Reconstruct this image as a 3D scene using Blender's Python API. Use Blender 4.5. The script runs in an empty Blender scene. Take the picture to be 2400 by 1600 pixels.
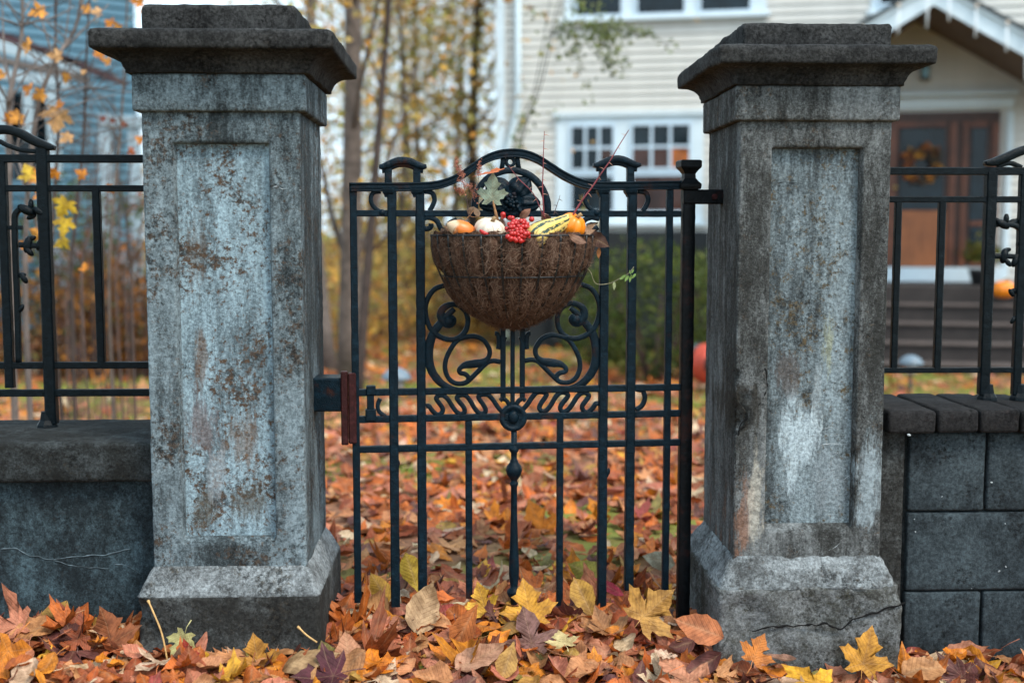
import bpy, math, random
import numpy as np
from mathutils import Vector, Matrix, noise as mnoise

R = math.radians
random.seed(7)
rng = np.random.default_rng(11)
scene = bpy.context.scene
COL = scene.collection

# ---------------------------------------------------------------- camera
F = 2800.0                       # focal length in photo pixels (photo is 2400 wide)
ZC = 1.21
PITCH = math.atan(260.0 / F)
YAW = math.atan(90.0 / F)        # camera turned a little to the right
cam_d = bpy.data.cameras.new('camera')
cam = bpy.data.objects.new('camera', cam_d)
COL.objects.link(cam)
cam.location = (0, 0, ZC)
cam.rotation_euler = (math.pi / 2 - PITCH, 0, -YAW)
cam_d.sensor_width = 36
cam_d.lens = 36 * F / 2400
cam_d.clip_start = 0.05
cam_d.clip_end = 400
cam_d.dof.use_dof = True
cam_d.dof.focus_distance = 3.62
cam_d.dof.aperture_fstop = 1.5
scene.camera = cam
CROT = cam.rotation_euler.to_matrix()

# ---------------------------------------------------------------- sky and sun
SUN_EL, SUN_AZ = 52.0, 136.0     # azimuth measured from +Y towards +X
world = bpy.data.worlds.new('World')
scene.world = world
world.use_nodes = True
wn, wl = world.node_tree.nodes, world.node_tree.links
wn.clear()
w_out = wn.new('ShaderNodeOutputWorld')
w_bg = wn.new('ShaderNodeBackground')
w_sky = wn.new('ShaderNodeTexSky')
w_sky.sky_type = 'NISHITA'
w_sky.sun_disc = False
w_sky.sun_elevation = R(SUN_EL)
w_sky.sun_rotation = R(SUN_AZ)
w_sky.altitude = 50
w_sky.air_density = 1.0
w_sky.dust_density = 4.0
w_sky.ozone_density = 1.5
w_hs = wn.new('ShaderNodeHueSaturation')
w_hs.inputs['Saturation'].default_value = 0.55
wl.new(w_sky.outputs[0], w_hs.inputs['Color'])
w_veil = wn.new('ShaderNodeMix')          # even overcast veil over the whole sky
w_veil.data_type = 'RGBA'
w_veil.inputs[0].default_value = 0.7
w_veil.inputs[7].default_value = (5.4, 7.1, 8.4, 1)
wl.new(w_hs.outputs[0], w_veil.inputs[6])
wl.new(w_veil.outputs[2], w_bg.inputs[0])
w_bg.inputs[1].default_value = 0.125
wl.new(w_bg.outputs[0], w_out.inputs[0])

sun_d = bpy.data.lights.new('sun', 'SUN')
sun = bpy.data.objects.new('sun', sun_d)
COL.objects.link(sun)
sun_d.energy = 1.5
sun_d.angle = R(18)
sun_d.color = (1.0, 0.91, 0.80)
_sd = Vector((math.sin(R(SUN_AZ)) * math.cos(R(SUN_EL)), math.cos(R(SUN_AZ)) * math.cos(R(SUN_EL)), math.sin(R(SUN_EL))))
sun.rotation_euler = (-_sd).to_track_quat('-Z', 'Y').to_euler()
sun.location = (-3, -3, 8)

vs = scene.view_settings
vs.view_transform = 'Standard'
vs.look = 'None'
vs.exposure = 1.15
vs.gamma = 1.0
vs.use_curve_mapping = False
scene.render.engine = 'CYCLES'
scene.cycles.use_denoising = True
scene.cycles.max_bounces = 6
scene.cycles.caustics_reflective = False
scene.cycles.caustics_refractive = False

# ---------------------------------------------------------------- measuring: photo pixel -> point on a plane of the place
def ray(px, py):
    d = CROT @ Vector(((px - 1200) / F, (800 - py) / F, -1.0))
    return d
def onY(px, py, Y):
    d = ray(px, py)
    return Vector((d.x * Y / d.y, Y, ZC + d.z * Y / d.y))
def onplane(px, py, p0, n):
    d = ray(px, py)
    o = Vector((0, 0, ZC))
    t = (p0 - o).dot(n) / d.dot(n)
    return o + d * t

# ---------------------------------------------------------------- ground height
def sstep(a, b, x):
    t = np.clip((x - a) / (b - a), 0, 1)
    return t * t * (3 - 2 * t)
def gh(x, y):
    x = np.asarray(x, float); y = np.asarray(y, float)
    xc = np.clip(x, -4, 4)
    front = -0.055 - 0.062 * xc - 0.035 * (1 - sstep(3.25, 3.7, y))
    back = -0.01 - 0.042 * np.clip(y - 4.0, 0, 10.5)
    h = front + (back - front) * sstep(3.9, 5.2, y)
    h = h + 0.045 * np.exp(-((x - 0.15) / 0.55) ** 2 - ((y - 3.72) / 0.28) ** 2)
    h = h + 0.02 * np.sin(1.3 * x + 0.7) * np.sin(0.9 * y) * sstep(4, 8, y)
    return h

# ---------------------------------------------------------------- mesh helpers
class MB:
    def __init__(self):
        self.v, self.f = [], []
    def add(self, vs, fs):
        o = len(self.v)
        self.v.extend([tuple(p) for p in vs])
        self.f.extend([tuple(i + o for i in q) for q in fs])
    def box(self, lo, hi, M=None):
        (x0, y0, z0), (x1, y1, z1) = lo, hi
        p = [Vector(q) for q in ((x0,y0,z0),(x1,y0,z0),(x1,y1,z0),(x0,y1,z0),(x0,y0,z1),(x1,y0,z1),(x1,y1,z1),(x0,y1,z1))]
        if M is not None:
            p = [M @ q for q in p]
        self.add(p, [(0,3,2,1),(4,5,6,7),(0,1,5,4),(1,2,6,5),(2,3,7,6),(3,0,4,7)])
    def cbox(self, lo, hi, c=0.002):
        """box with chamfered edges (24 corner points)"""
        vs = []
        idx = {}
        for ix in (0, 1):
            for iy in (0, 1):
                for iz in (0, 1):
                    for ax in range(3):
                        p = [(lo[0], hi[0])[ix], (lo[1], hi[1])[iy], (lo[2], hi[2])[iz]]
                        for k in range(3):
                            if k != ax:
                                p[k] += c if (ix, iy, iz)[k] == 0 else -c
                        idx[(ix, iy, iz, ax)] = len(vs)
                        vs.append(p)
        fs = []
        for ax in range(3):
            a, b = [(1, 2), (2, 0), (0, 1)][ax]
            for s in (0, 1):
                q = []
                for (i, j) in ((0, 0), (1, 0), (1, 1), (0, 1)):
                    k = [0, 0, 0]; k[ax] = s; k[a] = i; k[b] = j
                    q.append(idx[(*k, ax)])
                fs.append(tuple(q if s else q[::-1]))
        for ax in range(3):          # edges running along ax
            a, b = [(1, 2), (2, 0), (0, 1)][ax]
            for i in (0, 1):
                for j in (0, 1):
                    def K(t, w):
                        k = [0, 0, 0]; k[ax] = t; k[a] = i; k[b] = j
                        return idx[(*k, w)]
                    q = [K(0, a), K(1, a), K(1, b), K(0, b)]
                    fs.append(tuple(q if (i ^ j) else q[::-1]))
        for i in (0, 1):
            for j in (0, 1):
                for k in (0, 1):
                    q = [idx[(i, j, k, w)] for w in range(3)]
                    fs.append(tuple(q if (i + j + k) % 2 else q[::-1]))
        self.add(vs, fs)
    def tube(self, path, rad, sides=6, cap=True, jit=0.0):
        path = [Vector(p) for p in path]
        n = len(path)
        if not hasattr(rad, '__len__'):
            rad = [rad] * n
        t0 = (path[1] - path[0]).normalized()
        up = Vector((0, 0, 1)) if abs(t0.z) < 0.9 else Vector((1, 0, 0))
        nx = t0.cross(up).normalized()
        base = len(self.v)
        vs = []
        for i in range(n):
            t = (path[min(i + 1, n - 1)] - path[max(i - 1, 0)])
            if t.length < 1e-9: t = t0.copy()
            t.normalize()
            nx = (nx - t * nx.dot(t))
            if nx.length < 1e-6: nx = t.orthogonal()
            nx.normalize()
            ny = t.cross(nx)
            for k in range(sides):
                a = 2 * math.pi * k / sides
                r = rad[i] * (1 + (random.uniform(-jit, jit) if jit else 0))
                vs.append(path[i] + nx * (math.cos(a) * r) + ny * (math.sin(a) * r))
        fs = []
        for i in range(n - 1):
            for k in range(sides):
                a, b = i * sides + k, i * sides + (k + 1) % sides
                fs.append((a, b, b + sides, a + sides))
        if cap:
            fs.append(tuple(range(sides))[::-1])
            fs.append(tuple((n - 1) * sides + k for k in range(sides)))
        self.add(vs, fs)
    def lathe(self, prof, c=(0, 0, 0), sides=16, axis='Z', sx=1, sy=1):
        vs, fs = [], []
        rot = math.pi / 4 if sides == 4 else 0.0
        for (r, z) in prof:
            if sides == 4: r = r * 1.4142 * 0.92
            for k in range(sides):
                a = 2 * math.pi * k / sides + rot
                p = (r * math.cos(a) * sx, r * math.sin(a) * sy, z)
                if axis == 'Y': p = (p[0], p[2], p[1])
                vs.append((c[0] + p[0], c[1] + p[1], c[2] + p[2]))
        for i in range(len(prof) - 1):
            for k in range(sides):
                a, b = i * sides + k, i * sides + (k + 1) % sides
                fs.append((a, b, b + sides, a + sides))
        fs.append(tuple(range(sides))[::-1])
        fs.append(tuple((len(prof) - 1) * sides + k for k in range(sides)))
        self.add(vs, fs)
    def ball(self, c, r, seg=10, rings=7, sc=(1, 1, 1), M=None):
        prof = []
        vs, fs = [], []
        for i in range(rings + 1):
            th = math.pi * i / rings
            for k in range(seg):
                a = 2 * math.pi * k / seg
                p = Vector((r * sc[0] * math.sin(th) * math.cos(a), r * sc[1] * math.sin(th) * math.sin(a), r * sc[2] * math.cos(th)))
                if M is not None: p = M @ p
                vs.append(p + Vector(c))
        for i in range(rings):
            for k in range(seg):
                a, b = i * seg + k, i * seg + (k + 1) % seg
                fs.append((a, a + seg, b + seg, b))
        self.add(vs, fs)
    def sweep(self, path, width, depth, y0=0.0, ch=0.28, jit=0.0):
        """bar swept along a path in the local XZ plane; width across the path, depth along local Y"""
        n = len(path)
        W = width if hasattr(width, '__len__') else [width] * n
        D = depth if hasattr(depth, '__len__') else [depth] * n
        P = [Vector((p[0], p[1])) for p in path]
        vs = []
        for i in range(n):
            t = (P[min(i + 1, n - 1)] - P[max(i - 1, 0)]).normalized()
            nn = Vector((-t.y, t.x))
            w, d = W[i] / 2, D[i] / 2
            c = min(w, d) * ch
            if jit:
                w *= 1 + random.uniform(-jit, jit); d *= 1 + random.uniform(-jit, jit)
            sec = [(w, d - c), (w - c, d), (-w + c, d), (-w, d - c), (-w, -d + c), (-w + c, -d), (w - c, -d), (w, -d + c)]
            for (a, b) in sec:
                q = P[i] + nn * a
                vs.append((q.x, y0 + b, q.y))
        fs = []
        for i in range(n - 1):
            for k in range(8):
                a, b = i * 8 + k, i * 8 + (k + 1) % 8
                fs.append((a, b, b + 8, a + 8))
        fs.append(tuple(range(8))[::-1])
        fs.append(tuple((n - 1) * 8 + k for k in range(8)))
        self.add(vs, fs)
    def build(self, name, mat, parent=None, smooth=False, loc=None):
        me = bpy.data.meshes.new(name)
        me.from_pydata(self.v, [], self.f)
        me.materials.append(mat)
        if smooth:
            me.polygons.foreach_set('use_smooth', [True] * len(me.polygons))
        me.update()
        o = bpy.data.objects.new(name, me)
        COL.objects.link(o)
        if parent is not None: o.parent = parent
        if loc is not None: o.location = loc
        return o

def catmull(pts, per=6, closed=False):
    out = []
    n = len(pts)
    P = [np.array(p, float) for p in pts]
    for i in range(n - 1):
        p0, p1, p2, p3 = P[max(i - 1, 0)], P[i], P[i + 1], P[min(i + 2, n - 1)]
        for k in range(per):
            t = k / per
            out.append(0.5 * ((2 * p1) + (-p0 + p2) * t + (2 * p0 - 5 * p1 + 4 * p2 - p3) * t * t + (-p0 + 3 * p1 - 3 * p2 + p3) * t ** 3))
    out.append(P[-1])
    return [tuple(q) for q in out]
def lin(a, b, n):
    return [tuple(np.array(a, float) + (np.array(b, float) - np.array(a, float)) * i / n) for i in range(n + 1)]
def tag(o, label=None, cat=None, group=None, kind=None):
    if label: o['label'] = label
    if cat: o['category'] = cat
    if group: o['group'] = group
    if kind: o['kind'] = kind
    return o
def empty(name, loc=(0, 0, 0), rz=0.0):
    o = bpy.data.objects.new(name, None)
    o.empty_display_size = 0.05
    COL.objects.link(o)
    o.location = loc
    o.rotation_euler = (0, 0, rz)
    return o
def numpy_mesh(name, V, tris, mat, attrs=None, uv=None, parent=None, smooth=False):
    me = bpy.data.meshes.new(name)
    nv, nt = len(V), len(tris)
    me.vertices.add(nv)
    me.vertices.foreach_set('co', np.asarray(V, np.float32).ravel())
    me.loops.add(nt * 3)
    me.loops.foreach_set('vertex_index', np.asarray(tris, np.int32).ravel())
    me.polygons.add(nt)
    me.polygons.foreach_set('loop_start', np.arange(0, nt * 3, 3, dtype=np.int32))
    me.polygons.foreach_set('loop_total', np.full(nt, 3, np.int32))
    if smooth:
        me.polygons.foreach_set('use_smooth', np.ones(nt, bool))
    me.update(calc_edges=True)
    if uv is not None:
        u = me.uv_layers.new(name='uv')
        u.data.foreach_set('uv', np.asarray(uv, np.float32)[np.asarray(tris).ravel()].ravel())
    for k, (a, typ) in (attrs or {}).items():
        at = me.attributes.new(k, typ, 'POINT')
        if typ == 'FLOAT_COLOR':
            at.data.foreach_set('color', np.asarray(a, np.float32).ravel())
        else:
            at.data.foreach_set('value', np.asarray(a, np.float32).ravel())
    me.materials.append(mat)
    o = bpy.data.objects.new(name, me)
    COL.objects.link(o)
    if parent is not None: o.parent = parent
    return o

# ---------------------------------------------------------------- materials
class NT:
    def __init__(self, name):
        self.m = bpy.data.materials.new(name)
        self.m.use_nodes = True
        self.t = self.m.node_tree
        self.t.nodes.clear()
        self.out = self.t.nodes.new('ShaderNodeOutputMaterial')
        self.b = self.t.nodes.new('ShaderNodeBsdfPrincipled')
        self.t.links.new(self.b.outputs[0], self.out.inputs[0])
        self.tc = self.t.nodes.new('ShaderNodeTexCoord')
    def n(self, typ, **kw):
        q = self.t.nodes.new(typ)
        for k, v in kw.items():
            setattr(q, k, v)
        return q
    def l(self, a, b):
        self.t.links.new(a, b)
    def val(self, sock, x):
        if hasattr(x, 'links') or hasattr(x, 'is_linked'): self.l(x, sock)
        else: sock.default_value = x
    def coord(self, which='Object', scale=None, loc=None):
        o = self.tc.outputs[which]
        if scale is None and loc is None: return o
        mp = self.n('ShaderNodeMapping')
        self.l(o, mp.inputs[0])
        if scale: mp.inputs['Scale'].default_value = scale
        if loc: mp.inputs['Location'].default_value = loc
        return mp.outputs[0]
    def noise(self, scale=5, detail=4, rough=0.55, co=None, dist=0.0):
        q = self.n('ShaderNodeTexNoise')
        q.inputs['Scale'].default_value = scale
        q.inputs['Detail'].default_value = detail
        q.inputs['Roughness'].default_value = rough
        q.inputs['Distortion'].default_value = dist
        self.l(co if co is not None else self.coord(), q.inputs['Vector'])
        return q.outputs['Fac']
    def ramp(self, x, a=0.4, b=0.6):
        q = self.n('ShaderNodeMapRange')
        q.interpolation_type = 'SMOOTHSTEP'
        self.l(x, q.inputs[0])
        q.inputs[1].default_value = a
        q.inputs[2].default_value = b
        return q.outputs[0]
    def mix(self, f, a, b, blend='MIX'):
        q = self.n('ShaderNodeMix', data_type='RGBA', blend_type=blend)
        self.val(q.inputs[0], f)
        for s, x in ((q.inputs[6], a), (q.inputs[7], b)):
            if isinstance(x, tuple): s.default_value = (*x[:3], 1)
            else: self.l(x, s)
        return q.outputs[2]
    def math(self, op, a, b=0.0):
        q = self.n('ShaderNodeMath', operation=op)
        self.val(q.inputs[0], a); self.val(q.inputs[1], b)
        return q.outputs[0]
    def bump(self, h, strength=0.4, dist=0.003, prev=None):
        q = self.n('ShaderNodeBump')
        q.inputs['Strength'].default_value = strength
        q.inputs['Distance'].default_value = dist
        self.l(h, q.inputs['Height'])
        if prev is not None: self.l(prev, q.inputs['Normal'])
        return q.outputs[0]
    def done(self, color, rough=0.8, normal=None, metal=0.0, spec=None):
        if isinstance(color, tuple): self.b.inputs['Base Color'].default_value = (*color[:3], 1)
        else: self.l(color, self.b.inputs['Base Color'])
        self.val(self.b.inputs['Roughness'], rough)
        self.b.inputs['Metallic'].default_value = metal
        if spec is not None: self.b.inputs['Specular IOR Level'].default_value = spec
        if normal is not None: self.l(normal, self.b.inputs['Normal'])
        return self.m

def plain(name, c, rough=0.6, var=0.25, scale=8, spec=None, metal=0.0, bump=0.0):
    t = NT(name)
    f = t.noise(scale, 5, 0.6)
    dk = tuple(x * (1 - var) for x in c); lt = tuple(min(1, x * (1 + var)) for x in c)
    nrm = t.bump(t.noise(scale * 12, 3), bump, 0.003) if bump else None
    return t.done(t.mix(t.ramp(f, 0.3, 0.7), dk, lt), rough, nrm, metal, spec)

def concrete(name, dark, light, brown, patch=(0.40, 0.62), brown_amt=(0.54, 0.64), speck=0.5, seed=0.0, grime=None, bump=0.55, stretch=0.45, pale=None, stains=(), grain=0.6):
    t = NT(name)
    co = t.coord(scale=(1, 1, stretch), loc=(seed, seed * 1.7, seed * 0.6))
    co2 = t.coord(loc=(seed * 2, seed, seed))
    big = t.noise(3.2, 5, 0.6, co, 0.4)
    mott = t.noise(16, 14, 0.78, co)
    fine = t.noise(170, 6, 0.75, co2)
    k = t.math('ADD', t.math('MULTIPLY', big, 0.45), t.math('MULTIPLY', mott, 0.55))
    k = t.math('ADD', k, t.math('MULTIPLY', t.math('SUBTRACT', fine, 0.5), 0.28))
    c = t.mix(t.ramp(k, *patch), dark, light)
    bm = t.math('ADD', t.math('MULTIPLY', t.noise(55, 10, 0.75, co2), 0.66), t.math('MULTIPLY', t.noise(6, 5, 0.65, co2), 0.34))
    c = t.mix(t.ramp(bm, *brown_amt), c, brown)
    dk = t.math('ADD', t.math('MULTIPLY', t.noise(60, 10, 0.8, t.coord(loc=(seed, 7, seed * 2))), 0.7), t.math('MULTIPLY', t.noise(6, 3, 0.6, co2), 0.3))
    c = t.mix(t.math('MULTIPLY', t.ramp(dk, 0.53, 0.60), 0.8), c, tuple(x * 0.35 for x in dark))
    spk = t.noise(230, 5, 0.8, t.coord(loc=(seed * 3 + 9, 4, seed)))
    c = t.mix(t.math('MULTIPLY', t.ramp(spk, 0.58, 0.68), speck), c, tuple(min(0.75, x * 1.35 + 0.06) for x in light))
    if pale:
        pm = t.math('ADD', t.math('MULTIPLY', t.noise(2.2, 5, 0.65, t.coord(scale=(1.4, 1, 0.55), loc=(seed + 3, 1, 2))), 0.7), t.math('MULTIPLY', mott, 0.3))
        c = t.mix(t.math('MULTIPLY', t.ramp(pm, 0.52, 0.64), 0.7), c, pale)
    if grime:
        g = t.noise(3.0, 7, 0.65, t.coord(scale=(1, 1, 0.3), loc=(seed + 5, 2, 1)))
        c = t.mix(t.ramp(g, 0.45, 0.62), c, grime)
    for (cx, cz, rx, rz, col, amt) in stains:      # worn stains with a place of their own (object space)
        mp = t.n('ShaderNodeMapping', vector_type='POINT'); t.l(t.tc.outputs['Object'], mp.inputs[0])
        mp.inputs['Scale'].default_value = (1 / rx, 0.0, 1 / rz); mp.inputs['Location'].default_value = (-cx / rx, 0, -cz / rz)
        ln = t.n('ShaderNodeVectorMath', operation='LENGTH'); t.l(mp.outputs[0], ln.inputs[0])
        d = t.math('ADD', ln.outputs['Value'], t.math('MULTIPLY', t.math('SUBTRACT', mott, 0.5), 5.0))
        q = t.n('ShaderNodeMapRange', interpolation_type='SMOOTHSTEP'); t.l(d, q.inputs[0]); q.inputs[1].default_value = 1.1; q.inputs[2].default_value = 0.5
        c = t.mix(t.math('MULTIPLY', q.outputs[0], amt * 0.8), c, col)
    gr = t.noise(100, 4, 0.7, t.coord(loc=(seed * 4, 2, seed)))
    c = t.mix(grain, c, t.mix(t.ramp(gr, 0.34, 0.66), (0.30, 0.30, 0.30), (1.35, 1.35, 1.35)), 'MULTIPLY')
    h = t.math('SUBTRACT', t.math('ADD', t.math('MULTIPLY', fine, 0.9), t.math('MULTIPLY', mott, 1.3)), t.math('MULTIPLY', t.ramp(dk, 0.53, 0.60), 0.5))
    return t.done(c, 0.92, t.bump(t.math('ADD', h, t.math('MULTIPLY', gr, 0.8)), bump, 0.005), 0, 0.15)

M = {}
M['pillar_l'] = concrete('weathered_concrete', (0.030, 0.038, 0.041), (0.19, 0.245, 0.27), (0.075, 0.056, 0.042), seed=1.3, stretch=0.3, patch=(0.43, 0.61), brown_amt=(0.52, 0.60))
M['panel_l'] = concrete('pale_blue_concrete', (0.085, 0.115, 0.13), (0.29, 0.40, 0.455), (0.085, 0.054, 0.034), patch=(0.40, 0.56), brown_amt=(0.505, 0.57), speck=0.3, seed=3.1, stretch=0.2, grain=0.55,
    stains=[(-0.08, 0.66, 0.05, 0.10, (0.15, 0.115, 0.11), 0.8), (0.045, 0.60, 0.05, 0.10, (0.16, 0.105, 0.07), 0.7), (0.05, 0.44, 0.06, 0.07, (0.085, 0.07, 0.05), 0.8), (-0.08, 0.42, 0.05, 0.06, (0.10, 0.09, 0.07), 0.7), (-0.04, 0.50, 0.03, 0.09, (0.36, 0.41, 0.44), 0.6), (-0.07, 0.85, 0.02, 0.10, (0.14, 0.08, 0.045), 0.7), (-0.09, 1.15, 0.03, 0.13, (0.10, 0.065, 0.04), 0.6)])
M['pillar_r'] = concrete('grey_brown_concrete', (0.032, 0.033, 0.031), (0.185, 0.20, 0.202), (0.085, 0.062, 0.042), patch=(0.43, 0.62), seed=5.7, stretch=0.25,
    stains=[(-0.195, 0.44, 0.028, 0.15, (0.30, 0.15, 0.09), 0.65), (-0.16, 0.48, 0.025, 0.16, (0.42, 0.40, 0.34), 0.9), (0.19, 0.60, 0.04, 0.18, (0.32, 0.39, 0.42), 0.9), (-0.2, 0.80, 0.06, 0.07, (0.03, 0.026, 0.02), 0.8)])
M['panel_r'] = concrete('streaked_concrete', (0.045, 0.054, 0.058), (0.24, 0.30, 0.325), (0.10, 0.075, 0.042), patch=(0.41, 0.60), brown_amt=(0.52, 0.60), seed=8.2, stretch=0.2,
    stains=[(-0.03, 0.70, 0.06, 0.15, (0.42, 0.51, 0.55), 1.1), (0.06, 0.58, 0.05, 0.10, (0.26, 0.31, 0.335), 0.6), (0.06, 0.98, 0.022, 0.16, (0.26, 0.27, 0.17), 0.8), (0.03, 0.85, 0.02, 0.1, (0.36, 0.42, 0.44), 0.6), (-0.06, 0.90, 0.06, 0.07, (0.10, 0.08, 0.07), 0.7)])
M['plinth'] = concrete('plinth_slope_concrete', (0.06, 0.063, 0.063), (0.27, 0.30, 0.31), (0.08, 0.07, 0.055), patch=(0.40, 0.62), seed=2.2, stretch=1.0, speck=0.35)
M['plinth_base'] = concrete('damp_plinth_concrete', (0.024, 0.024, 0.022), (0.115, 0.125, 0.125), (0.04, 0.034, 0.026), patch=(0.44, 0.70), seed=12.2, stretch=1.0, speck=0.2)
M['plinth_base_r'] = concrete('mossy_plinth_concrete', (0.045, 0.045, 0.038), (0.22, 0.235, 0.24), (0.05, 0.048, 0.034), patch=(0.42, 0.66), seed=14.2, stretch=1.0, speck=0.3)
M['cap'] = concrete('sooty_concrete', (0.014, 0.0145, 0.0145), (0.066, 0.067, 0.066), (0.040, 0.036, 0.032), patch=(0.36, 0.7), speck=0.12, seed=4.4, stretch=1.0, bump=0.9, grain=0.75)
M['wall_l'] = concrete('damp_concrete', (0.014, 0.020, 0.023), (0.085, 0.135, 0.158), (0.028, 0.028, 0.026), patch=(0.44, 0.70), speck=0.08, seed=6.4, stretch=0.6, bump=0.35)
M['coping_l'] = concrete('mossy_coping', (0.014, 0.015, 0.014), (0.07, 0.083, 0.087), (0.03, 0.027, 0.021), patch=(0.44, 0.72), speck=0.2, seed=7.7, stretch=1)
M['block'] = concrete('dark_block', (0.017, 0.023, 0.027), (0.066, 0.088, 0.099), (0.026, 0.026, 0.025), patch=(0.38, 0.7), speck=0.3, seed=9.1, stretch=1, bump=0.6)
M['mortar'] = concrete('mortar', (0.012, 0.014, 0.014), (0.035, 0.04, 0.041), (0.02, 0.02, 0.018), speck=0.3, seed=9.9, stretch=1)
M['copbrick'] = concrete('black_coping_brick', (0.010, 0.010, 0.011), (0.030, 0.029, 0.029), (0.024, 0.02, 0.019), patch=(0.38, 0.7), speck=0.15, seed=3.9, stretch=1, bump=0.6)
M['vein'] = plain('lime_deposit', (0.30, 0.335, 0.35), 0.95, 0.45, 60)
M['vein_dark'] = plain('faint_lime_deposit', (0.075, 0.105, 0.12), 0.95, 0.6, 30)
M['orange_stain'] = plain('rust_stain', (0.36, 0.17, 0.09), 0.95, 0.35, 40)
M['crack'] = plain('crack_groove_shade', (0.012, 0.012, 0.012), 1.0, 0.3, 60, spec=0.05)  # dark tubes stand for open cracks, groove shade painted into their colour

def gate_metal(name, base, rust, amt):
    t = NT(name)
    f = t.noise(9, 7, 0.7)
    s = t.noise(55, 4, 0.65)
    c = t.mix(t.ramp(f, amt, amt + 0.12), base, rust)
    c = t.mix(t.ramp(s, 0.45, 0.7), c, tuple(x * 1.9 for x in base))
    h = t.math('ADD', t.math('MULTIPLY', t.noise(70, 3), 0.7), t.noise(260, 2))
    return t.done(c, t.math('ADD', 0.20, t.math('MULTIPLY', s, 0.3)), t.bump(h, 0.7, 0.0025), 0, 0.12)
M['iron'] = gate_metal('painted_iron', (0.0022, 0.0085, 0.0140), (0.030, 0.012, 0.009), 0.57)
M['iron_black'] = gate_metal('black_iron', (0.0022, 0.0048, 0.0065), (0.012, 0.006, 0.005), 0.62)
M['iron_post'] = gate_metal('rusty_black_iron', (0.003, 0.004, 0.005), (0.020, 0.008, 0.007), 0.50)
M['rust'] = gate_metal('rusty_iron', (0.030, 0.009, 0.009), (0.010, 0.006, 0.006), 0.52)
M['wire'] = plain('dark_green_wire', (0.004, 0.007, 0.009), 0.4, 0.2, 30)
# ================================================================ ground (structure)
def build_ground():
    xs = np.unique(np.concatenate([np.linspace(-150, -12, 14), np.linspace(-12, 12, 97), np.linspace(12, 150, 14)]))
    ys = np.unique(np.concatenate([np.linspace(-40, 2, 10), np.linspace(2, 8, 61), np.linspace(8, 26, 46), np.linspace(26, 260, 20)]))
    X, Y = np.meshgrid(xs, ys)
    Z = gh(X, Y)
    V = np.stack([X, Y, Z], -1).reshape(-1, 3)
    nx, ny = len(xs), len(ys)
    i = (np.arange(ny - 1)[:, None] * nx + np.arange(nx - 1)[None, :]).ravel()
    T = np.concatenate([np.stack([i, i + 1, i + nx + 1], 1), np.stack([i, i + nx + 1, i + nx], 1)])
    t = NT('leafy_lawn_soil')
    co = t.coord('Object')
    g = t.noise(0.55, 5, 0.6, co)
    c = t.mix(t.ramp(t.noise(14, 6, 0.7, co), 0.35, 0.65), (0.12, 0.06, 0.035), (0.26, 0.13, 0.075))
    c = t.mix(t.ramp(g, 0.46, 0.58), c, t.mix(t.noise(40, 4, 0.7, co), (0.10, 0.12, 0.02), (0.24, 0.24, 0.06)))
    t.done(c, 0.95, t.bump(t.noise(30, 5, 0.7, co), 0.6, 0.02), 0, 0.1)
    o = numpy_mesh('ground', V, T, t.m, smooth=True)
    tag(o, 'brown soil and patchy lawn under the fallen leaves', None, None, 'structure')
build_ground()

# ================================================================ rough stone shapes
def rough(p, amp, s=1.0, seed=0.0):
    q = Vector((p[0] * s + seed, p[1] * s, p[2] * s + seed * 0.7))
    return amp * (mnoise.noise(q * 9) * 0.5 + mnoise.noise(q * 31) * 0.35 + mnoise.noise(q * 80) * 0.3)

def square_loft(levels, per=12, amp=0.002, seed=0.0, cr=0.008, chips=(), top=True):
    """levels: list of (x0, x1, y0, y1, z). Rounded-rectangle rings lofted upward, surface roughened. chips: (centre, radius, depth)."""
    rings = []
    for (x0, x1, y0, y1, z) in levels:
        c = min(cr, (x1 - x0) * 0.2)
        pts = []
        cs = [(x0 + c, y0 + c, 180), (x1 - c, y0 + c, 270), (x1 - c, y1 - c, 0), (x0 + c, y1 - c, 90)]
        for k in range(4):
            cx, cy, a0 = cs[k]
            arc = [(cx + c * math.cos(R(a0 + a)), cy + c * math.sin(R(a0 + a))) for a in (0, 30, 60, 90)]
            pts += arc
            nx_, ny_, na = cs[(k + 1) % 4]
            e = (nx_ + c * math.cos(R(na)), ny_ + c * math.sin(R(na)))
            for j in range(1, per):
                pts.append((arc[-1][0] + (e[0] - arc[-1][0]) * j / per, arc[-1][1] + (e[1] - arc[-1][1]) * j / per))
        rings.append([(p[0], p[1], z) for p in pts])
    n = len(rings[0])
    cx = sum((l[0] + l[1]) / 2 for l in levels) / len(levels)
    cy = sum((l[2] + l[3]) / 2 for l in levels) / len(levels)
    V = []
    for rg in rings:
        for p in rg:
            d = Vector((p[0] - cx, p[1] - cy, 0)).normalized()
            m = max(abs(d.x), abs(d.y))
            r = rough(p, amp, 1, seed)
            q = Vector(p) + d * r + Vector((0, 0, r * 0.6))
            for (c, rad, dep) in chips:
                dd = (Vector(p) - Vector(c)).length
                if dd < rad:
                    k = 1 - (dd / rad) ** 2
                    q -= d * dep * k * (0.7 + 0.6 * abs(mnoise.noise(Vector(p) * 40)))
            V.append(tuple(q))
    fs = []
    for i in range(len(rings) - 1):
        for k in range(n):
            a, b = i * n + k, i * n + (k + 1) % n
            fs.append((a, b, b + n, a + n))
    mb = MB()
    mb.add(V, fs)
    if top:
        mb.f.append(tuple((len(rings) - 1) * n + k for k in range(n)))
    mb.f.append(tuple(range(n))[::-1])
    return mb

def dense(levels, step=0.012):
    out = [levels[0]]
    for a, b in zip(levels, levels[1:]):
        d = max(abs(a[i] - b[i]) for i in range(5))
        k = max(1, int(math.ceil(d / step)))
        for j in range(1, k + 1):
            out.append(tuple(a[i] + (b[i] - a[i]) * j / k for i in range(5)))
    return out

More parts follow.
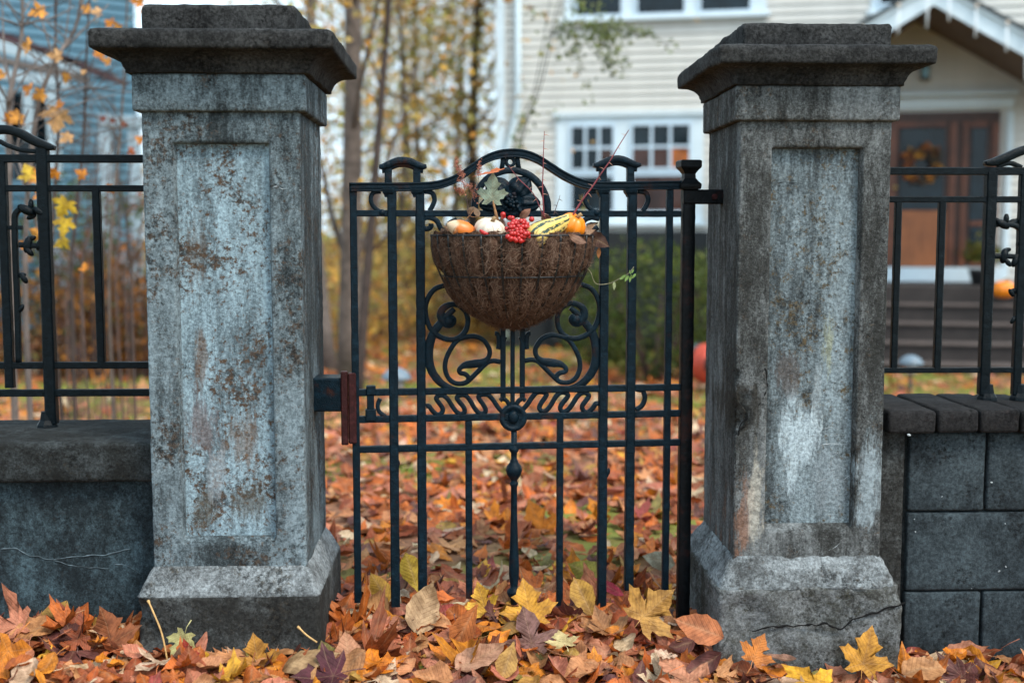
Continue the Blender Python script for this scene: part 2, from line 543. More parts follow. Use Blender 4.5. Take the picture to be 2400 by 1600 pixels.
def veinline(pts, r=0.002, wob=0.006, nrm=(0, -1, 0)):
    """thin irregular ridge along 3D points"""
    P = catmull(pts, 8)
    Q = []
    for i, p in enumerate(P):
        w = mnoise.noise(Vector(p) * 37) * wob
        Q.append((p[0] + w * 0.5, p[1], p[2] + w))
    rr = [r * (0.35 + 0.9 * abs(mnoise.noise(Vector(p) * 55 + Vector((3, 1, 7))))) for p in P]
    rr[0] = rr[-1] = r * 0.15
    return Q, rr

# ================================================================ gate pillars
def pillar(name, label, Yf, depth, px, mats, seed, chips_shaft=(), chips_plinth=(), chips_cap=()):
    """px: photo measurements of the front outline (pixels): block, slab, cove, frieze, shaft, panel, plinth"""
    g = lambda x, y: onY(x, y, Yf)
    sx0 = 0.5 * (g(px['shaft'][0], px['shaft_y'][0]).x + g(px['shaft_b'][0], px['shaft_y'][1]).x)
    sx1 = 0.5 * (g(px['shaft'][1], px['shaft_y'][0]).x + g(px['shaft_b'][1], px['shaft_y'][1]).x)
    z_sb, z_st = g(0, px['shaft_y'][1]).z, g(0, px['shaft_y'][0]).z
    cxm = (sx0 + sx1) / 2
    root = empty(name, (cxm, Yf + depth / 2, px['z0']))
    tag(root, label, 'pillar', None, 'thing')
    def L(x): return x - cxm
    y0s, y1s = -depth / 2, depth / 2
    zb = px['z0']
    # horizontal overhangs measured on the front outline
    w = lambda e, y, Y=Yf: onY(e, y, Y).x
    hs = (sx1 - sx0) / 2
    def lev(over, z): return (-hs - over, hs + over, y0s - over, y1s + over, z - zb)
    # plinth
    ov = px['plinth_over']
    z_ch = onY(0, px['plinth_y'], Yf - ov).z
    pl = dense([lev(ov + 0.006, zb - 0.12), lev(ov, zb + 0.02), lev(ov, z_ch - 0.012), lev(ov - 0.002, z_ch - 0.004), lev(ov - 0.02, z_ch + 0.001)], 0.011)
    square_loft(pl, 26, px.get('plinth_amp', 0.006), seed, 0.016, chips_plinth).build('plinth_base', mats['base'], root, True)
    pl = dense([lev(ov - 0.016, z_ch - 0.02), lev(ov - 0.001, z_ch - 0.002), lev(ov - 0.006, z_ch + 0.006), lev(0.012, z_sb - 0.008), lev(0.0, z_sb + 0.01)], 0.011)
    square_loft(pl, 26, px.get('plinth_amp', 0.006), seed + 1.5, 0.016, chips_plinth).build('plinth_slope', mats['plinth'], root, True)
    # shaft with recessed panel, built column by column on the front
    pz0, pz1 = g(0, px['panel_y'][1]).z - zb, g(0, px['panel_y'][0]).z - zb
    pxa = L(0.5 * (g(px['panel'][0], px['panel_y'][0]).x + g(px['panel_b'][0], px['panel_y'][1]).x))
    pxb = L(0.5 * (g(px['panel'][1], px['panel_y'][0]).x + g(px['panel_b'][1], px['panel_y'][1]).x))
    za, zt = z_sb - zb - 0.005, z_st - zb
    rec, e = 0.026, 0.006
    cr = 0.007
    cols = sorted(set(list(np.linspace(-hs + cr, pxa, 12)) + [pxa + e] + list(np.linspace(pxa + e, pxb - e, 30)) + [pxb] + list(np.linspace(pxb, hs - cr, 12))))
    rows = sorted(set(list(np.linspace(za, pz0, 10)) + [pz0 + 0.016] + list(np.linspace(pz0 + 0.016, pz1 - 0.003, 100)) + [pz1] + list(np.linspace(pz1, zt, 8))))
    def dent(p, d):
        q = Vector(p)
        for (c, rad, dep) in chips_shaft:
            dd = (Vector(p) - Vector(c)).length
            if dd < rad:
                q -= d * dep * (1 - (dd / rad) ** 2) * (0.6 + 0.8 * abs(mnoise.noise(Vector(p) * 45)))
        return q
    def front_y(x, z):
        inside = (pxa + e * 0.9 < x < pxb - e * 0.9) and (pz0 + 0.012 < z < pz1 - 0.002)
        return y0s + (rec if inside else 0.0)
    # perimeter: front columns left to right, right corner, right side, back, left side, left corner
    per = []
    for x in cols: per.append((x, None, Vector((0, -1, 0))))
    def arc(cx, cy, a0):
        return [(cx + cr * math.cos(R(a0 + a)), cy + cr * math.sin(R(a0 + a)), Vector((math.cos(R(a0 + a)), math.sin(R(a0 + a)), 0))) for a in (22, 45, 68)]
    per += arc(hs - cr, y0s + cr, 270)
    per += [(hs, y, Vector((1, 0, 0))) for y in np.linspace(y0s + cr, y1s - cr, 18)]
    per += [(x, y1s, Vector((0, 1, 0))) for x in np.linspace(hs - cr, -hs + cr, 8)]
    per += [(-hs, y, Vector((-1, 0, 0))) for y in np.linspace(y1s - cr, y0s + cr, 18)]
    per += arc(-hs + cr, y0s + cr, 180)
    n = len(per)
    V, kind = [], []
    for z in rows:
        for (x, y, d) in per:
            yy = front_y(x, z) if y is None else y
            p = Vector((x, yy, z))
            q = dent(p, d) + d * rough(p, 0.003, 1, seed)
            V.append(tuple(q))
    fr, fp = [], []
    nc = len(cols)
    for i in range(len(rows) - 1):
        for k in range(n):
            a, b = i * n + k, i * n + (k + 1) % n
            q = (a, b, b + n, a + n)
            inp = False
            if k < nc - 1:
                xm = (cols[k] + cols[k + 1]) / 2; zm = (rows[i] + rows[i + 1]) / 2
                inp = pxa + e < xm < pxb - e and pz0 + 0.016 < zm < pz1 - 0.003
            (fp if inp else fr).append(q)
    for nm, fs, mt in (('shaft', fr, mats['shaft']), ('recessed_panel', fp, mats['panel'])):
        used = sorted({i for q in fs for i in q}); mp = {u: i for i, u in enumerate(used)}
        m = MB(); m.add([V[u] for u in used], [tuple(mp[i] for i in q) for q in fs])
        m.build(nm, mt, root, True)
    # frieze band
    of = px['frieze_over']
    zf0, zf1 = onY(0, px['frieze_y'][1], Yf - of).z, onY(0, px['frieze_y'][0], Yf - of).z
    fz = dense([lev(0.0, zf0 + 0.001), lev(of - 0.003, zf0 + 0.003), lev(of, zf0 + 0.008), lev(of, zf1 - 0.002), lev(of - 0.004, zf1 + 0.004)], 0.012)
    square_loft(fz, 26, 0.003, seed + 3, 0.008, chips_cap).build('frieze', mats['shaft'], root, True)
    # cap: fillet, cavetto, slab
    oc, os_ = px['cove_over'], px['slab_over']
    zc0 = zf1
    zs0, zs1 = onY(0, px['slab_y'][1], Yf - os_).z, onY(0, px['slab_y'][0], Yf - os_).z
    L2 = [lev(of - 0.004, zc0 + 0.003), lev(oc, zc0 + 0.004), lev(oc, zc0 + 0.012)]
    for k in range(1, 9):
        a = k / 8 * math.pi / 2
        L2.append(lev(oc + 0.004 + (os_ - oc - 0.012) * (1 - math.cos(a)), zc0 + 0.012 + (zs0 - zc0 - 0.014) * math.sin(a)))
    L2 += [lev(os_ - 0.002, zs0), lev(os_, zs0 + 0.006), lev(os_, zs1 - 0.012), lev(os_ - 0.004, zs1 - 0.004), lev(os_ - 0.014, zs1 + 0.001), lev(os_ - 0.05, zs1 + 0.006), lev(0.0, zs1 + 0.011), lev(-0.1, zs1 + 0.012)]
    square_loft(dense(L2, 0.012), 40, 0.006, seed + 6, 0.012, chips_cap).build('cap_slab', mats['cap'], root, True)
    ob = px['block_over']
    zb0, zb1 = zs1 + 0.004, onY(0, px['block_y'][0], Yf - ob).z
    bl = dense([lev(ob, zb0), lev(ob, zb1 - 0.012), lev(ob - 0.005, zb1 - 0.003), lev(ob - 0.03, zb1), lev(-0.12, zb1 + 0.006)], 0.012)
    square_loft(bl, 34, 0.007, seed + 9, 0.012).build('cap_block', mats['cap'], root, True)
    root['dims'] = [hs, y0s, zt, pxa, pxb, pz0, pz1]
    return root, (cxm, Yf, zb, hs)

YL, YR = 3.45, 3.53
PD = 0.47
pxL = dict(shaft=(337, 707.6), shaft_b=(354, 713), shaft_y=(262, 1338), panel=(407, 637), panel_b=(424, 643), panel_y=(333, 1276),
           plinth_over=0.043, plinth_y=1402, frieze_y=(173, 261), frieze_over=0.02, cove_over=0.034, slab_over=0.110, slab_y=(63, 109),
           block_over=-0.006, block_y=(5, 50), z0=-0.02)
matsL = dict(base=M['plinth_base'], plinth=M['plinth'], shaft=M['pillar_l'], panel=M['panel_l'], cap=M['cap'])
left_pillar, dimL = pillar('gate_pillar', 'tall concrete gate pillar with pale blue-grey recessed panel, left of the gate', YL, PD, pxL, matsL, 1.0,
                           chips_plinth=[((-0.27, -0.29, 0.12), 0.055, 0.05), ((-0.235, -0.29, 0.06), 0.05, 0.03)],
                           chips_cap=[((0.225, -0.26, 1.70), 0.03, 0.012)])
pxR = dict(shaft=(1737, 2091), shaft_b=(1715, 2062), shaft_y=(280, 1326), panel=(1808, 2024), panel_b=(1792, 2000), panel_y=(341, 1257),
           plinth_over=0.053, plinth_y=1398, frieze_y=(196, 279), frieze_over=0.018, cove_over=0.026, slab_over=0.094, slab_y=(94, 138),
           block_over=-0.004, block_y=(42, 92), z0=-0.12, plinth_amp=0.013)
matsR = dict(base=M['plinth_base_r'], plinth=M['plinth'], shaft=M['pillar_r'], panel=M['panel_r'], cap=M['cap'])
right_pillar, dimR = pillar('gate_pillar', 'cracked grey-brown concrete gate pillar with white lime streaks, right of the gate', YR, PD, pxR, matsR, 23.0,
                            chips_shaft=[((-0.225, -0.235, 0.77), 0.055, 0.05), ((-0.2, -0.235, 0.83), 0.03, 0.03), ((-0.225, -0.235, 0.9), 0.02, 0.02)],
                            chips_plinth=[((0.05, -0.29, 0.2), 0.12, 0.02), ((-0.2, -0.29, 0.16), 0.09, 0.025), ((0.27, -0.3, 0.25), 0.06, 0.03)],
                            chips_cap=[((-0.31, -0.31, 1.78), 0.09, 0.03)])

def on_pillar(root, dims, Y, pts, dy=0.0):
    out = []
    for (x, y) in pts:
        p = onY(x, y, Y)
        out.append((p.x - root.location.x, p.y - root.location.y + dy, p.z - root.location.z))
    return out
def C7(x, y): return (1550 + x / 2.0906, 850 + y / 2.0906)
def C5(x, y): return (x / 2.0906, 850 + y / 2.0906)
def C6(x, y): return (1550 + x / 2.24, y / 2.24)
def C4(x, y): return (x / 2.24, y / 2.24)
def veins(root, dims, Yf, lines, mat, name, r=0.0016, dy=0.0):
    for pts, rr_, off in lines:
        m = MB()
        Q, rr = veinline(on_pillar(root, dims, Yf + off + rr_ * 0.9, pts), rr_ * 1.7, 0.010)
        m.tube(Q, rr, 5)
        m.build(name, mat, root, True)
RP = 0.026   # recess of the panel
veins(right_pillar, dimR, YR, [
    ([C7(520,440), C7(600,390), C7(680,345), C7(740,285)], 0.0030, RP), ([C7(590,690), C7(670,640), C7(740,595), C7(850,590), C7(940,540)], 0.0022, RP),
    ([C7(760,580), C7(830,570), C7(900,545)], 0.0014, RP), ([C7(620,1000), C7(750,950), C7(840,910), C7(885,865)], 0.0022, 0.0),
    ([C7(750,410), C7(820,400), C7(920,390)], 0.0013, RP), ([C7(560,210), C7(640,225), C7(720,205)], 0.0013, RP), ([C7(520,330), C7(600,290), C7(650,270), C7(560,225)], 0.0013, RP),
    ([C7(470,495), C7(500,470), C7(518,445)], 0.0020, 0.0), ([C7(415,580), C7(440,540), C7(475,500)], 0.0018, 0.0),
    ([C7(745,310), C7(820,320), C7(890,325)], 0.0014, RP), ([C7(520,890), C7(530,960), C7(535,1000)], 0.0012, 0.0)], M['vein'], 'lime_vein')
veins(right_pillar, dimR, YR - 0.062, [([C7(440,1320), C7(560,1290), C7(700,1290), C7(820,1275), C7(880,1298), C7(960,1245), C7(1060,1218), C7(1190,1180)], 0.0030, 0)], M['crack'], 'crack')
veins(right_pillar, dimR, YR, [([C7(505,20), C7(520,100), C7(500,170), C7(470,215)], 0.0032, 0), ([C7(430,260), C7(390,300), C7(370,400), C7(365,520)], 0.0024, 0),
    ([C7(965,262), C7(1030,245), C7(1100,240)], 0.0018, 0), ([C6(750,970), C6(790,955), C6(830,935)], 0.0024, RP), ([C6(600,960), C6(660,955), C6(740,975)], 0.0012, RP)], M['crack'], 'crack')
veins(left_pillar, dimL, YL, [([C4(1435,970), C4(1500,980), C4(1545,985), C4(1580,1000)], 0.0022, 0), ([C5(920,800), C5(980,790), C5(1010,785)], 0.0012, RP)], M['vein'], 'lime_vein')
veins(left_pillar, dimL, YL, [([C5(1080,725), C5(1130,745), C5(1170,790)], 0.0014, RP), ([C5(1010,715), C5(1050,690), C5(1080,675)], 0.0012, RP), ([C5(950,1005), C5(1100,1020), C5(1200,1022)], 0.0012, 0)], M['crack'], 'crack')

# ================================================================ left wall with coping
xl_p = dimL[0] - dimL[3]          # left face of the left pillar
zl_top = onY(0, 1039, 3.53).z
WLx0 = -3.2
left_wall = empty('garden_wall', ((WLx0 + xl_p) / 2, 3.8, -0.02))
tag(left_wall, 'low damp concrete wall with thick coping, left of the pale pillar', 'wall', None, 'thing')
def grid_slab(x0, x1, y0, y1, z0, z1, mat, name, root, amp=0.003, seed=0, step=0.02, cr=0.012):
    """long slab along x: rounded profile swept in x, roughened"""
    rx, ry, rz = root.location
    prof = []
    c = cr
    for (cy, cz, a0) in ((y0 + c, z0 + c, 180), (y1 - c, z0 + c, 270), (y1 - c, z1 - c, 0), (y0 + c, z1 - c, 90)):
        for a in (0, 45, 90):
            prof.append((cy + c * math.cos(R(a0 + a)), cz + c * math.sin(R(a0 + a))))
    P = []
    for i in range(len(prof)):
        a, b = prof[i], prof[(i + 1) % len(prof)]
        k = max(1, int(math.hypot(a[0] - b[0], a[1] - b[1]) / step))
        for j in range(k): P.append((a[0] + (b[0] - a[0]) * j / k, a[1] + (b[1] - a[1]) * j / k))
    nx = max(2, int((x1 - x0) / step))
    V, fs = [], []
    cy, cz = (y0 + y1) / 2, (z0 + z1) / 2
    for i in range(nx + 1):
        x = x0 + (x1 - x0) * i / nx
        for (y, z) in P:
            d = Vector((0, y - cy, z - cz))
            dd = Vector((0, 0, 1 if d.z > 0 else -1)) if abs(d.z) / (z1 - z0) > abs(d.y) / (y1 - y0) else Vector((0, 1 if d.y > 0 else -1, 0))
            q = Vector((x, y, z)) + dd * rough((x, y, z), amp, 1, seed)
            V.append((q.x - rx, q.y - ry, q.z - rz))
    n = len(P)
    for i in range(nx):
        for k in range(n):
            a, b = i * n + k, i * n + (k + 1) % n
            fs.append((a, a + n, b + n, b))
    fs.append(tuple(range(n))); fs.append(tuple(nx * n + k for k in range(n))[::-1])
    m = MB(); m.add(V, fs)
    return m.build(name, mat, root, True)
zl_cb = onY(0, 1132, 3.53).z
grid_slab(WLx0, xl_p + 0.012, 3.53, 3.985, zl_cb, zl_top, M['coping_l'], 'coping', left_wall, 0.004, 4)
grid_slab(WLx0 + 0.002, xl_p + 0.01, 3.575, 3.93, -0.25, zl_cb + 0.003, M['wall_l'], 'wall_face', left_wall, 0.004, 5, 0.025)
for pts, r_ in (([C5(0,915), C5(70,905), C5(150,940), C5(260,962), C5(400,945), C5(520,935), C5(640,910)], 0.0024), ([C5(260,965), C5(330,985), C5(400,998), C5(470,1000), C5(530,1012)], 0.0020), ([C5(560,985), C5(640,1000), C5(690,1030)], 0.0012)):
    m = MB(); P = [onY(x, y, 3.574) for x, y in pts]
    Q, rr = veinline([(p.x - left_wall.location.x, p.y - left_wall.location.y, p.z - left_wall.location.z) for p in P], r_)
    m.tube(Q, [x * 1.3 for x in rr], 5); m.build('lime_vein', M['vein_dark'], left_wall, True)

# ================================================================ right block wall with brick coping
xr_p = dimR[0] + dimR[3]
WRx1 = 3.4
yrf = 3.60
zr_top, zr_cb = onY(0, 972, yrf).z, onY(0, 1026, yrf).z
right_wall = empty('block_wall', ((xr_p + WRx1) / 2, 3.8, -0.15))
tag(right_wall, 'low dark concrete block wall topped with black coping bricks, right of the cracked pillar', 'wall', None, 'thing')
rl = right_wall.location
m = MB(); m.box((xr_p - 0.05 - rl.x, 3.668 - rl.y, -0.4 - rl.z), (WRx1 - rl.x, 3.95 - rl.y, zr_cb - rl.z)); m.build('mortar_core', M['mortar'], right_wall)
# coping bricks laid across the wall, joint positions read along the front edge
edges = [onY(C7(1105, 0)[0], 980, yrf).x, onY(C7(1352, 0)[0], 980, yrf).x, onY(C7(1560, 0)[0], 980, yrf).x, onY(C7(1762, 0)[0], 980, yrf).x]
wbr = edges[3] - edges[2]
while edges[-1] < WRx1: edges.append(edges[-1] + wbr)
def stone(x0, x1, y0, y1, z0, z1, cr=0.006, amp=0.0025, seed=0.0, step=0.02):
    lv = [(x0 + .003, x1 - .003, y0 + .003, y1 - .003, z0), (x0, x1, y0, y1, z0 + cr), (x0, x1, y0, y1, z1 - cr), (x0 + cr * 0.4, x1 - cr * 0.4, y0 + cr * 0.4, y1 - cr * 0.4, z1 - cr * 0.3), (x0 + cr, x1 - cr, y0 + cr, y1 - cr, z1)]
    return square_loft(dense(lv, step), 8, amp, seed, cr)
for i in range(len(edges) - 1):
    a, b = edges[i] + 0.004, edges[i + 1] - 0.004
    dz = random.uniform(-0.003, 0.003)
    mb = stone(a - rl.x, b - rl.x, yrf + random.uniform(-.004, .004) - rl.y, 3.98 - rl.y, zr_cb + dz - rl.z, zr_top + dz - rl.z, 0.009, 0.006, i * 3.1)
    mb.build('coping_brick', M['copbrick'], right_wall, True)
zj = [zr_cb - 0.004, onY(0, 1216, 3.645).z, onY(0, 1407, 3.645).z]
zj.append(zj[2] - (zj[1] - zj[2])); 
xj = onY(C7(1590, 0)[0], 1150, 3.645).x
x_first = onY(C7(1203, 0)[0], 1150, 3.645).x
bw = 0.40
for rrow in range(3):
    z1, z0 = zj[rrow] - 0.003, zj[rrow + 1] + 0.004
    xs = [x_first]
    off = xj if rrow != 1 else xj + bw * 0.5
    x = off
    while x - bw > x_first + 0.06: x -= bw
    while x < WRx1:
        if x > x_first + 0.05: xs.append(x)
        x += bw
    xs.append(WRx1)
    for i in range(len(xs) - 1):
        mb = stone(xs[i] + 0.005 - rl.x, xs[i + 1] - 0.005 - rl.x, 3.645 + random.uniform(-.002, .002) - rl.y, 3.8 - rl.y, z0 - rl.z, z1 - rl.z, 0.006, 0.0045, rrow * 11 + i * 2.3, 0.025)
        mb.build('concrete_block', M['block'], right_wall, True)
# strip of render between pillar and blocks
m = stone(xr_p - 0.03 - rl.x, x_first - 0.006 - rl.x, 3.655 - rl.y, 3.8 - rl.y, -0.4 - rl.z, zr_cb - 0.004 - rl.z, 0.006, 0.003, 40, 0.03); m.build('wall_pier', M['plinth_base'], right_wall, True)
# bird-lime specks
for (cx, cy, r_) in ((1213,353,.008), (1245,827,.004), (1655,1020,.006), (1688,998,.005), (1618,585,.005), (1375,655,.003), (1240,765,.003), (1685,787,.003), (1520,1105,.002)):
    p = onY(*C7(cx, cy), yrf - 0.003 if cy < 400 else 3.642)
    m = MB(); m.ball((p.x - rl.x, p.y - rl.y, p.z - rl.z), r_ * 0.7, 7, 5, (1.2, 0.2, 0.7), Matrix.Rotation(cx, 3, 'Y')); m.build('lime_speck', M['vein'], right_wall, True)

# ================================================================ iron fences
def fence(name, label, Yp, x_in, x_out, rails, bars, ztop, side):
    """rails: (photo y at pillar, thickness); bars: (photo x, y_top, y_bottom, thickness)"""
    z_base = zl_top if side < 0 else zr_top
    root = empty(name, ((x_in + x_out) / 2, Yp, z_base))
    tag(root, label, 'fence')
    rl = root.location
    for (yy, th) in rails:
        xx = 300 if side < 0 else 2110
        z = onY(xx, yy, Yp).z - rl.z
        m = MB(); th *= 1.18; m.sweep(lin((x_in - rl.x, z), (x_out - rl.x, z), 40), th, th * 0.9, 0, 0.25, 0.03)
        m.build('rail', M['iron_black'], root, False)
    for (xx, y0, y1, th) in bars:
        ym = (y0 + y1) / 2
        x = onY(xx, ym, Yp).x - rl.x
        zt, zb = onY(xx, y0, Yp).z - rl.z, onY(xx, y1, Yp).z - rl.z
        m = MB(); m.sweep(lin((x, zb), (x, zt), 24), th * 1.08, th, 0.002, 0.25, 0.04)
        m.build('post' if th > 0.028 else 'bar', M['iron_black'], root)
    return root
FY = 3.83
def D(v): return v * 1.0204
fenceL = fence('iron_fence', 'black iron railing with arched crest on the damp wall, left of the pale pillar', FY, xl_p + 0.005, -2.0,
      [(D(365), 0.021), (D(433), 0.017), (D(838), 0.018), (D(901), 0.019)],
      [(D(108), D(340), D(972), 0.034), (D(227), D(432), D(838), 0.023), (D(13), D(360), D(890), 0.026), (D(-60), D(360), D(972), 0.034), (D(-110), D(430), D(838), 0.023)], 0, -1)
fenceR = fence('iron_fence', 'black iron railing with arched crest on the coping bricks, right of the cracked pillar', FY, xr_p - 0.005, 3.2,
      [(D(393), 0.021), (D(458), 0.017), (D(850), 0.015)],
      [(D(2268), D(395), D(905), 0.032), (D(2158), D(458), D(852), 0.021), (D(2058), D(458), D(852), 0.020), (D(2343), D(400), D(905), 0.026), (D(2420), D(400), D(905), 0.032)], 0, 1)
def fence_extras(root, side):
    rl = root.location
    q = lambda x, y: (onY(D(x), D(y), FY).x - rl.x, onY(D(x), D(y), FY).z - rl.z)
    if side < 0:
        crest = [q(125, 340), q(105, 335), q(75, 322), q(45, 306), q(10, 298), q(-30, 303), q(-70, 322), q(-100, 335), q(-125, 340)]
        low = [q(85, 348), q(50, 345), q(20, 335), q(0, 325)]
        hook = [[q(105, 487), q(75, 483), q(50, 480), q(36, 492), q(34, 520), q(36, 600), q(40, 700), q(43, 836)], [q(105, 564), q(75, 564), q(45, 562)]]
        balls = [(62, 482, .022), (72, 470, .014), (72, 497, .014), (92, 486, .017), (65, 562, .022), (70, 548, .014), (70, 578, .014), (92, 562, .016), (48, 632, .013), (58, 640, .014), (50, 708, .012)]
        stub = [q(-20, 523), q(52, 523)]
    else:
        crest = [q(2262, 375), q(2285, 372), q(2310, 362), q(2352, 345), q(2400, 338), q(2450, 345), q(2490, 370)]
        low = [q(2290, 382), q(2320, 375), q(2345, 385)]
        hook = [[q(2270, 518), q(2300, 515), q(2335, 520), q(2350, 545), q(2345, 600), q(2340, 700), q(2336, 850)], [q(2270, 590), q(2300, 588), q(2340, 590)]]
        balls = [(2300, 515, .02), (2310, 503, .014), (2325, 512, .018), (2290, 508, .012), (2305, 588, .02), (2312, 575, .013), (2312, 603, .013), (2330, 600, .016), (2330, 668, .014), (2320, 672, .012), (2325, 735, .011), (2345, 690, .01)]
        stub = [q(2335, 560), q(2400, 560)]
    m = MB(); c = catmull(crest, 8); m.sweep(c, [0.012 + 0.016 * math.sin(math.pi * min(1, i / 12 if i < 12 else 1) / 2) * 1 for i in range(len(c))], 0.03, 0, 0.3); m.build('crest', M['iron_black'], root, True)
    m = MB(); m.sweep(catmull(low, 6), 0.014, 0.018); m.build('crest_brace', M['iron_black'], root, True)
    for h in hook:
        m = MB(); m.sweep(catmull(h, 6), 0.017, 0.017, 0.0); m.build('scroll', M['iron_black'], root, True)
    m = MB(); m.sweep(lin(*stub, 6), 0.013, 0.013); m.build('cross_bar', M['iron_black'], root)
    for i, (x, y, r_) in enumerate(balls):
        a = q(x, y); m = MB(); m.ball((a[0], -0.004 + 0.006 * (i % 3 - 1), a[1]), r_ * 1.05, 9, 7, (1.25, 0.5, 0.62), Matrix.Rotation(i * 1.1 + 0.5, 3, 'Y')); m.build('leaf_boss', M['iron_black'], root, True)
    # feet on the wall
    for (x, y) in (((108, 972),) if side < 0 else ((2268, 900), (2343, 900))):
        a = q(x, y); z = 0.0
        m = MB(); m.lathe([(0.034, z - 0.002), (0.032, z + 0.008), (0.023, z + 0.022), (0.018, z + 0.05)], (a[0], 0.002, 0), 8); m.build('foot', M['iron_black'], root)
fence_extras(fenceL, -1)
fence_extras(fenceR, 1)
# ================================================================ the iron gate
_pl = onY(822, 700, 3.665); _pr = onY(1620, 700, 3.765)
GA = math.atan2(_pr.y - _pl.y, _pr.x - _pl.x)
gate = empty('iron_gate', (_pl.x, _pl.y, 0.0), GA)
tag(gate, 'dark blue-black wrought iron garden gate with arched scrollwork top, standing between the two pillars', 'gate')
GN = Vector((-math.sin(GA), math.cos(GA), 0)); GU = Vector((math.cos(GA), math.sin(GA), 0))
G0 = Vector(gate.location)
def g(x, y):
    p = onplane(x, y, G0, GN) - G0
    return (p.dot(GU), p.z)
def A(x, y): return g(750 + x / 2.3063, 320 + y / 2.3063)
def B3(x, y): return g(700 + x / 2.091, 850 + y / 2.091)
def C9(x, y): return g(950 + x / 3.824, 640 + y / 3.824)
PXM = 3.71 / F                   # metres per photo pixel at the gate
def part(path, w, d, name, y0=0.0, ch=0.28, smooth=False, mat='iron', jit=0.03, parent=None, k=1.27):
    w = [x * k for x in w] if hasattr(w, '__len__') else w * k
    m = MB(); m.sweep(path, w, d, y0, ch, jit); return m.build(name, M[mat], parent or gate, smooth)
def vbar(pt_top, pt_bot, w, name, y0=0.0, n=60, mat='iron', jit=0.05):
    x = (pt_top[0] + pt_bot[0]) / 2
    return part(lin((x, pt_bot[1]), (x, pt_top[1]), n), w, w * 1.2, name, y0, 0.22, False, mat, jit, k=1.24)
def hrail(pa, pb, th, name='rail', y0=0.0):
    z = (pa[1] + pb[1]) / 2
    return part(lin((pa[0], z), (pb[0], z), 60), th, th * 1.25, name, y0, 0.25, False, 'iron', 0.05, k=1.25)
ZG = -0.05
def down(p): return (p[0], ZG)
# uprights
vbar(A(163, 262), B3(305, 1170), 0.018, 'stile')
for (xt, xb) in ((370, (490, 1190)), (525, (620, 1110))):
    vbar(A(xt, 262), B3(*xb), 0.0225, 'upright')
for (xt, xb) in ((1529, (1491, 1215)), (1678, (1625, 1110))):
    vbar(A(xt, 262), B3(*xb), 0.0225, 'upright')
vbar(A(1880, 262), B3(1805, 1115), 0.0165, 'upright')
post_u = (A(1976, 270)[0] + B3(1897, 1140)[0]) / 2
part(lin((post_u, ZG - 0.05), (post_u, A(1976, 250)[1]), 80), 0.036, 0.036, 'hinge_post', 0.0, 0.2, True, 'iron_post', 0.035, k=1.08)
for xx, top, bot in ((828, 285, 1150), (1273, 255, 1230)):
    vbar(B3(xx, top), B3(xx + 12, bot), 0.0165, 'lower_bar')
# rails
hrail(A(178, 425), A(1950, 409), 0.0155)
hrail(A(205, 1386), A(1950, 1350), 0.0165)
hrail(A(205, 1528), A(1950, 1494), 0.0165)
hrail(B3(290, 425), B3(1880, 387), 0.0165)
# top rail with the ogee arch
arch = [(158, 275), (280, 274), (400, 274), (520, 272), (610, 267), (690, 248), (760, 214), (830, 165), (900, 122), (970, 98), (1040, 91), (1110, 99), (1180, 126), (1250, 170), (1320, 214), (1400, 250), (1480, 266), (1600, 268), (1780, 266), (1975, 263)]
ap = catmull([A(*q) for q in arch], 7)
part(ap, 0.0235, 0.030, 'top_rail', 0, 0.2, True, 'iron', 0.02, k=1.0)
off = [(p[0], p[1] + 0.0105) for p in ap]
part(off, 0.005, 0.037, 'rail_bead', 0, 0.3, True, 'iron', 0.02)
off = [(p[0], p[1] - 0.0105) for p in ap]
part(off, 0.004, 0.034, 'rail_bead', 0, 0.3, True, 'iron', 0.02)
# inner arch, eyelet and links
ring = [(838, 425), (838, 345), (868, 268), (935, 208), (1033, 182), (1128, 208), (1192, 268), (1226, 345), (1230, 415)]
part(catmull([A(*q) for q in ring], 8), 0.0165, 0.022, 'inner_arch', 0, 0.3, True, k=1.25)
ec = A(1028, 138)
m = MB(); seg = 24
for k in range(1):
    path = [(ec[0] + 0.0125 * math.cos(2 * math.pi * i / seg), ec[1] + 0.0125 * math.sin(2 * math.pi * i / seg)) for i in range(seg + 1)]
    m.sweep(path, 0.0095, 0.02, 0, 0.3)
m.build('eyelet', M['iron'], gate, True)
for dx in (-1, 1):
    part([A(1028 + dx * 38, 100), A(1028 + dx * 40, 140), A(1028 + dx * 48, 185)], 0.011, 0.018, 'eyelet_web', 0, 0.3, True)
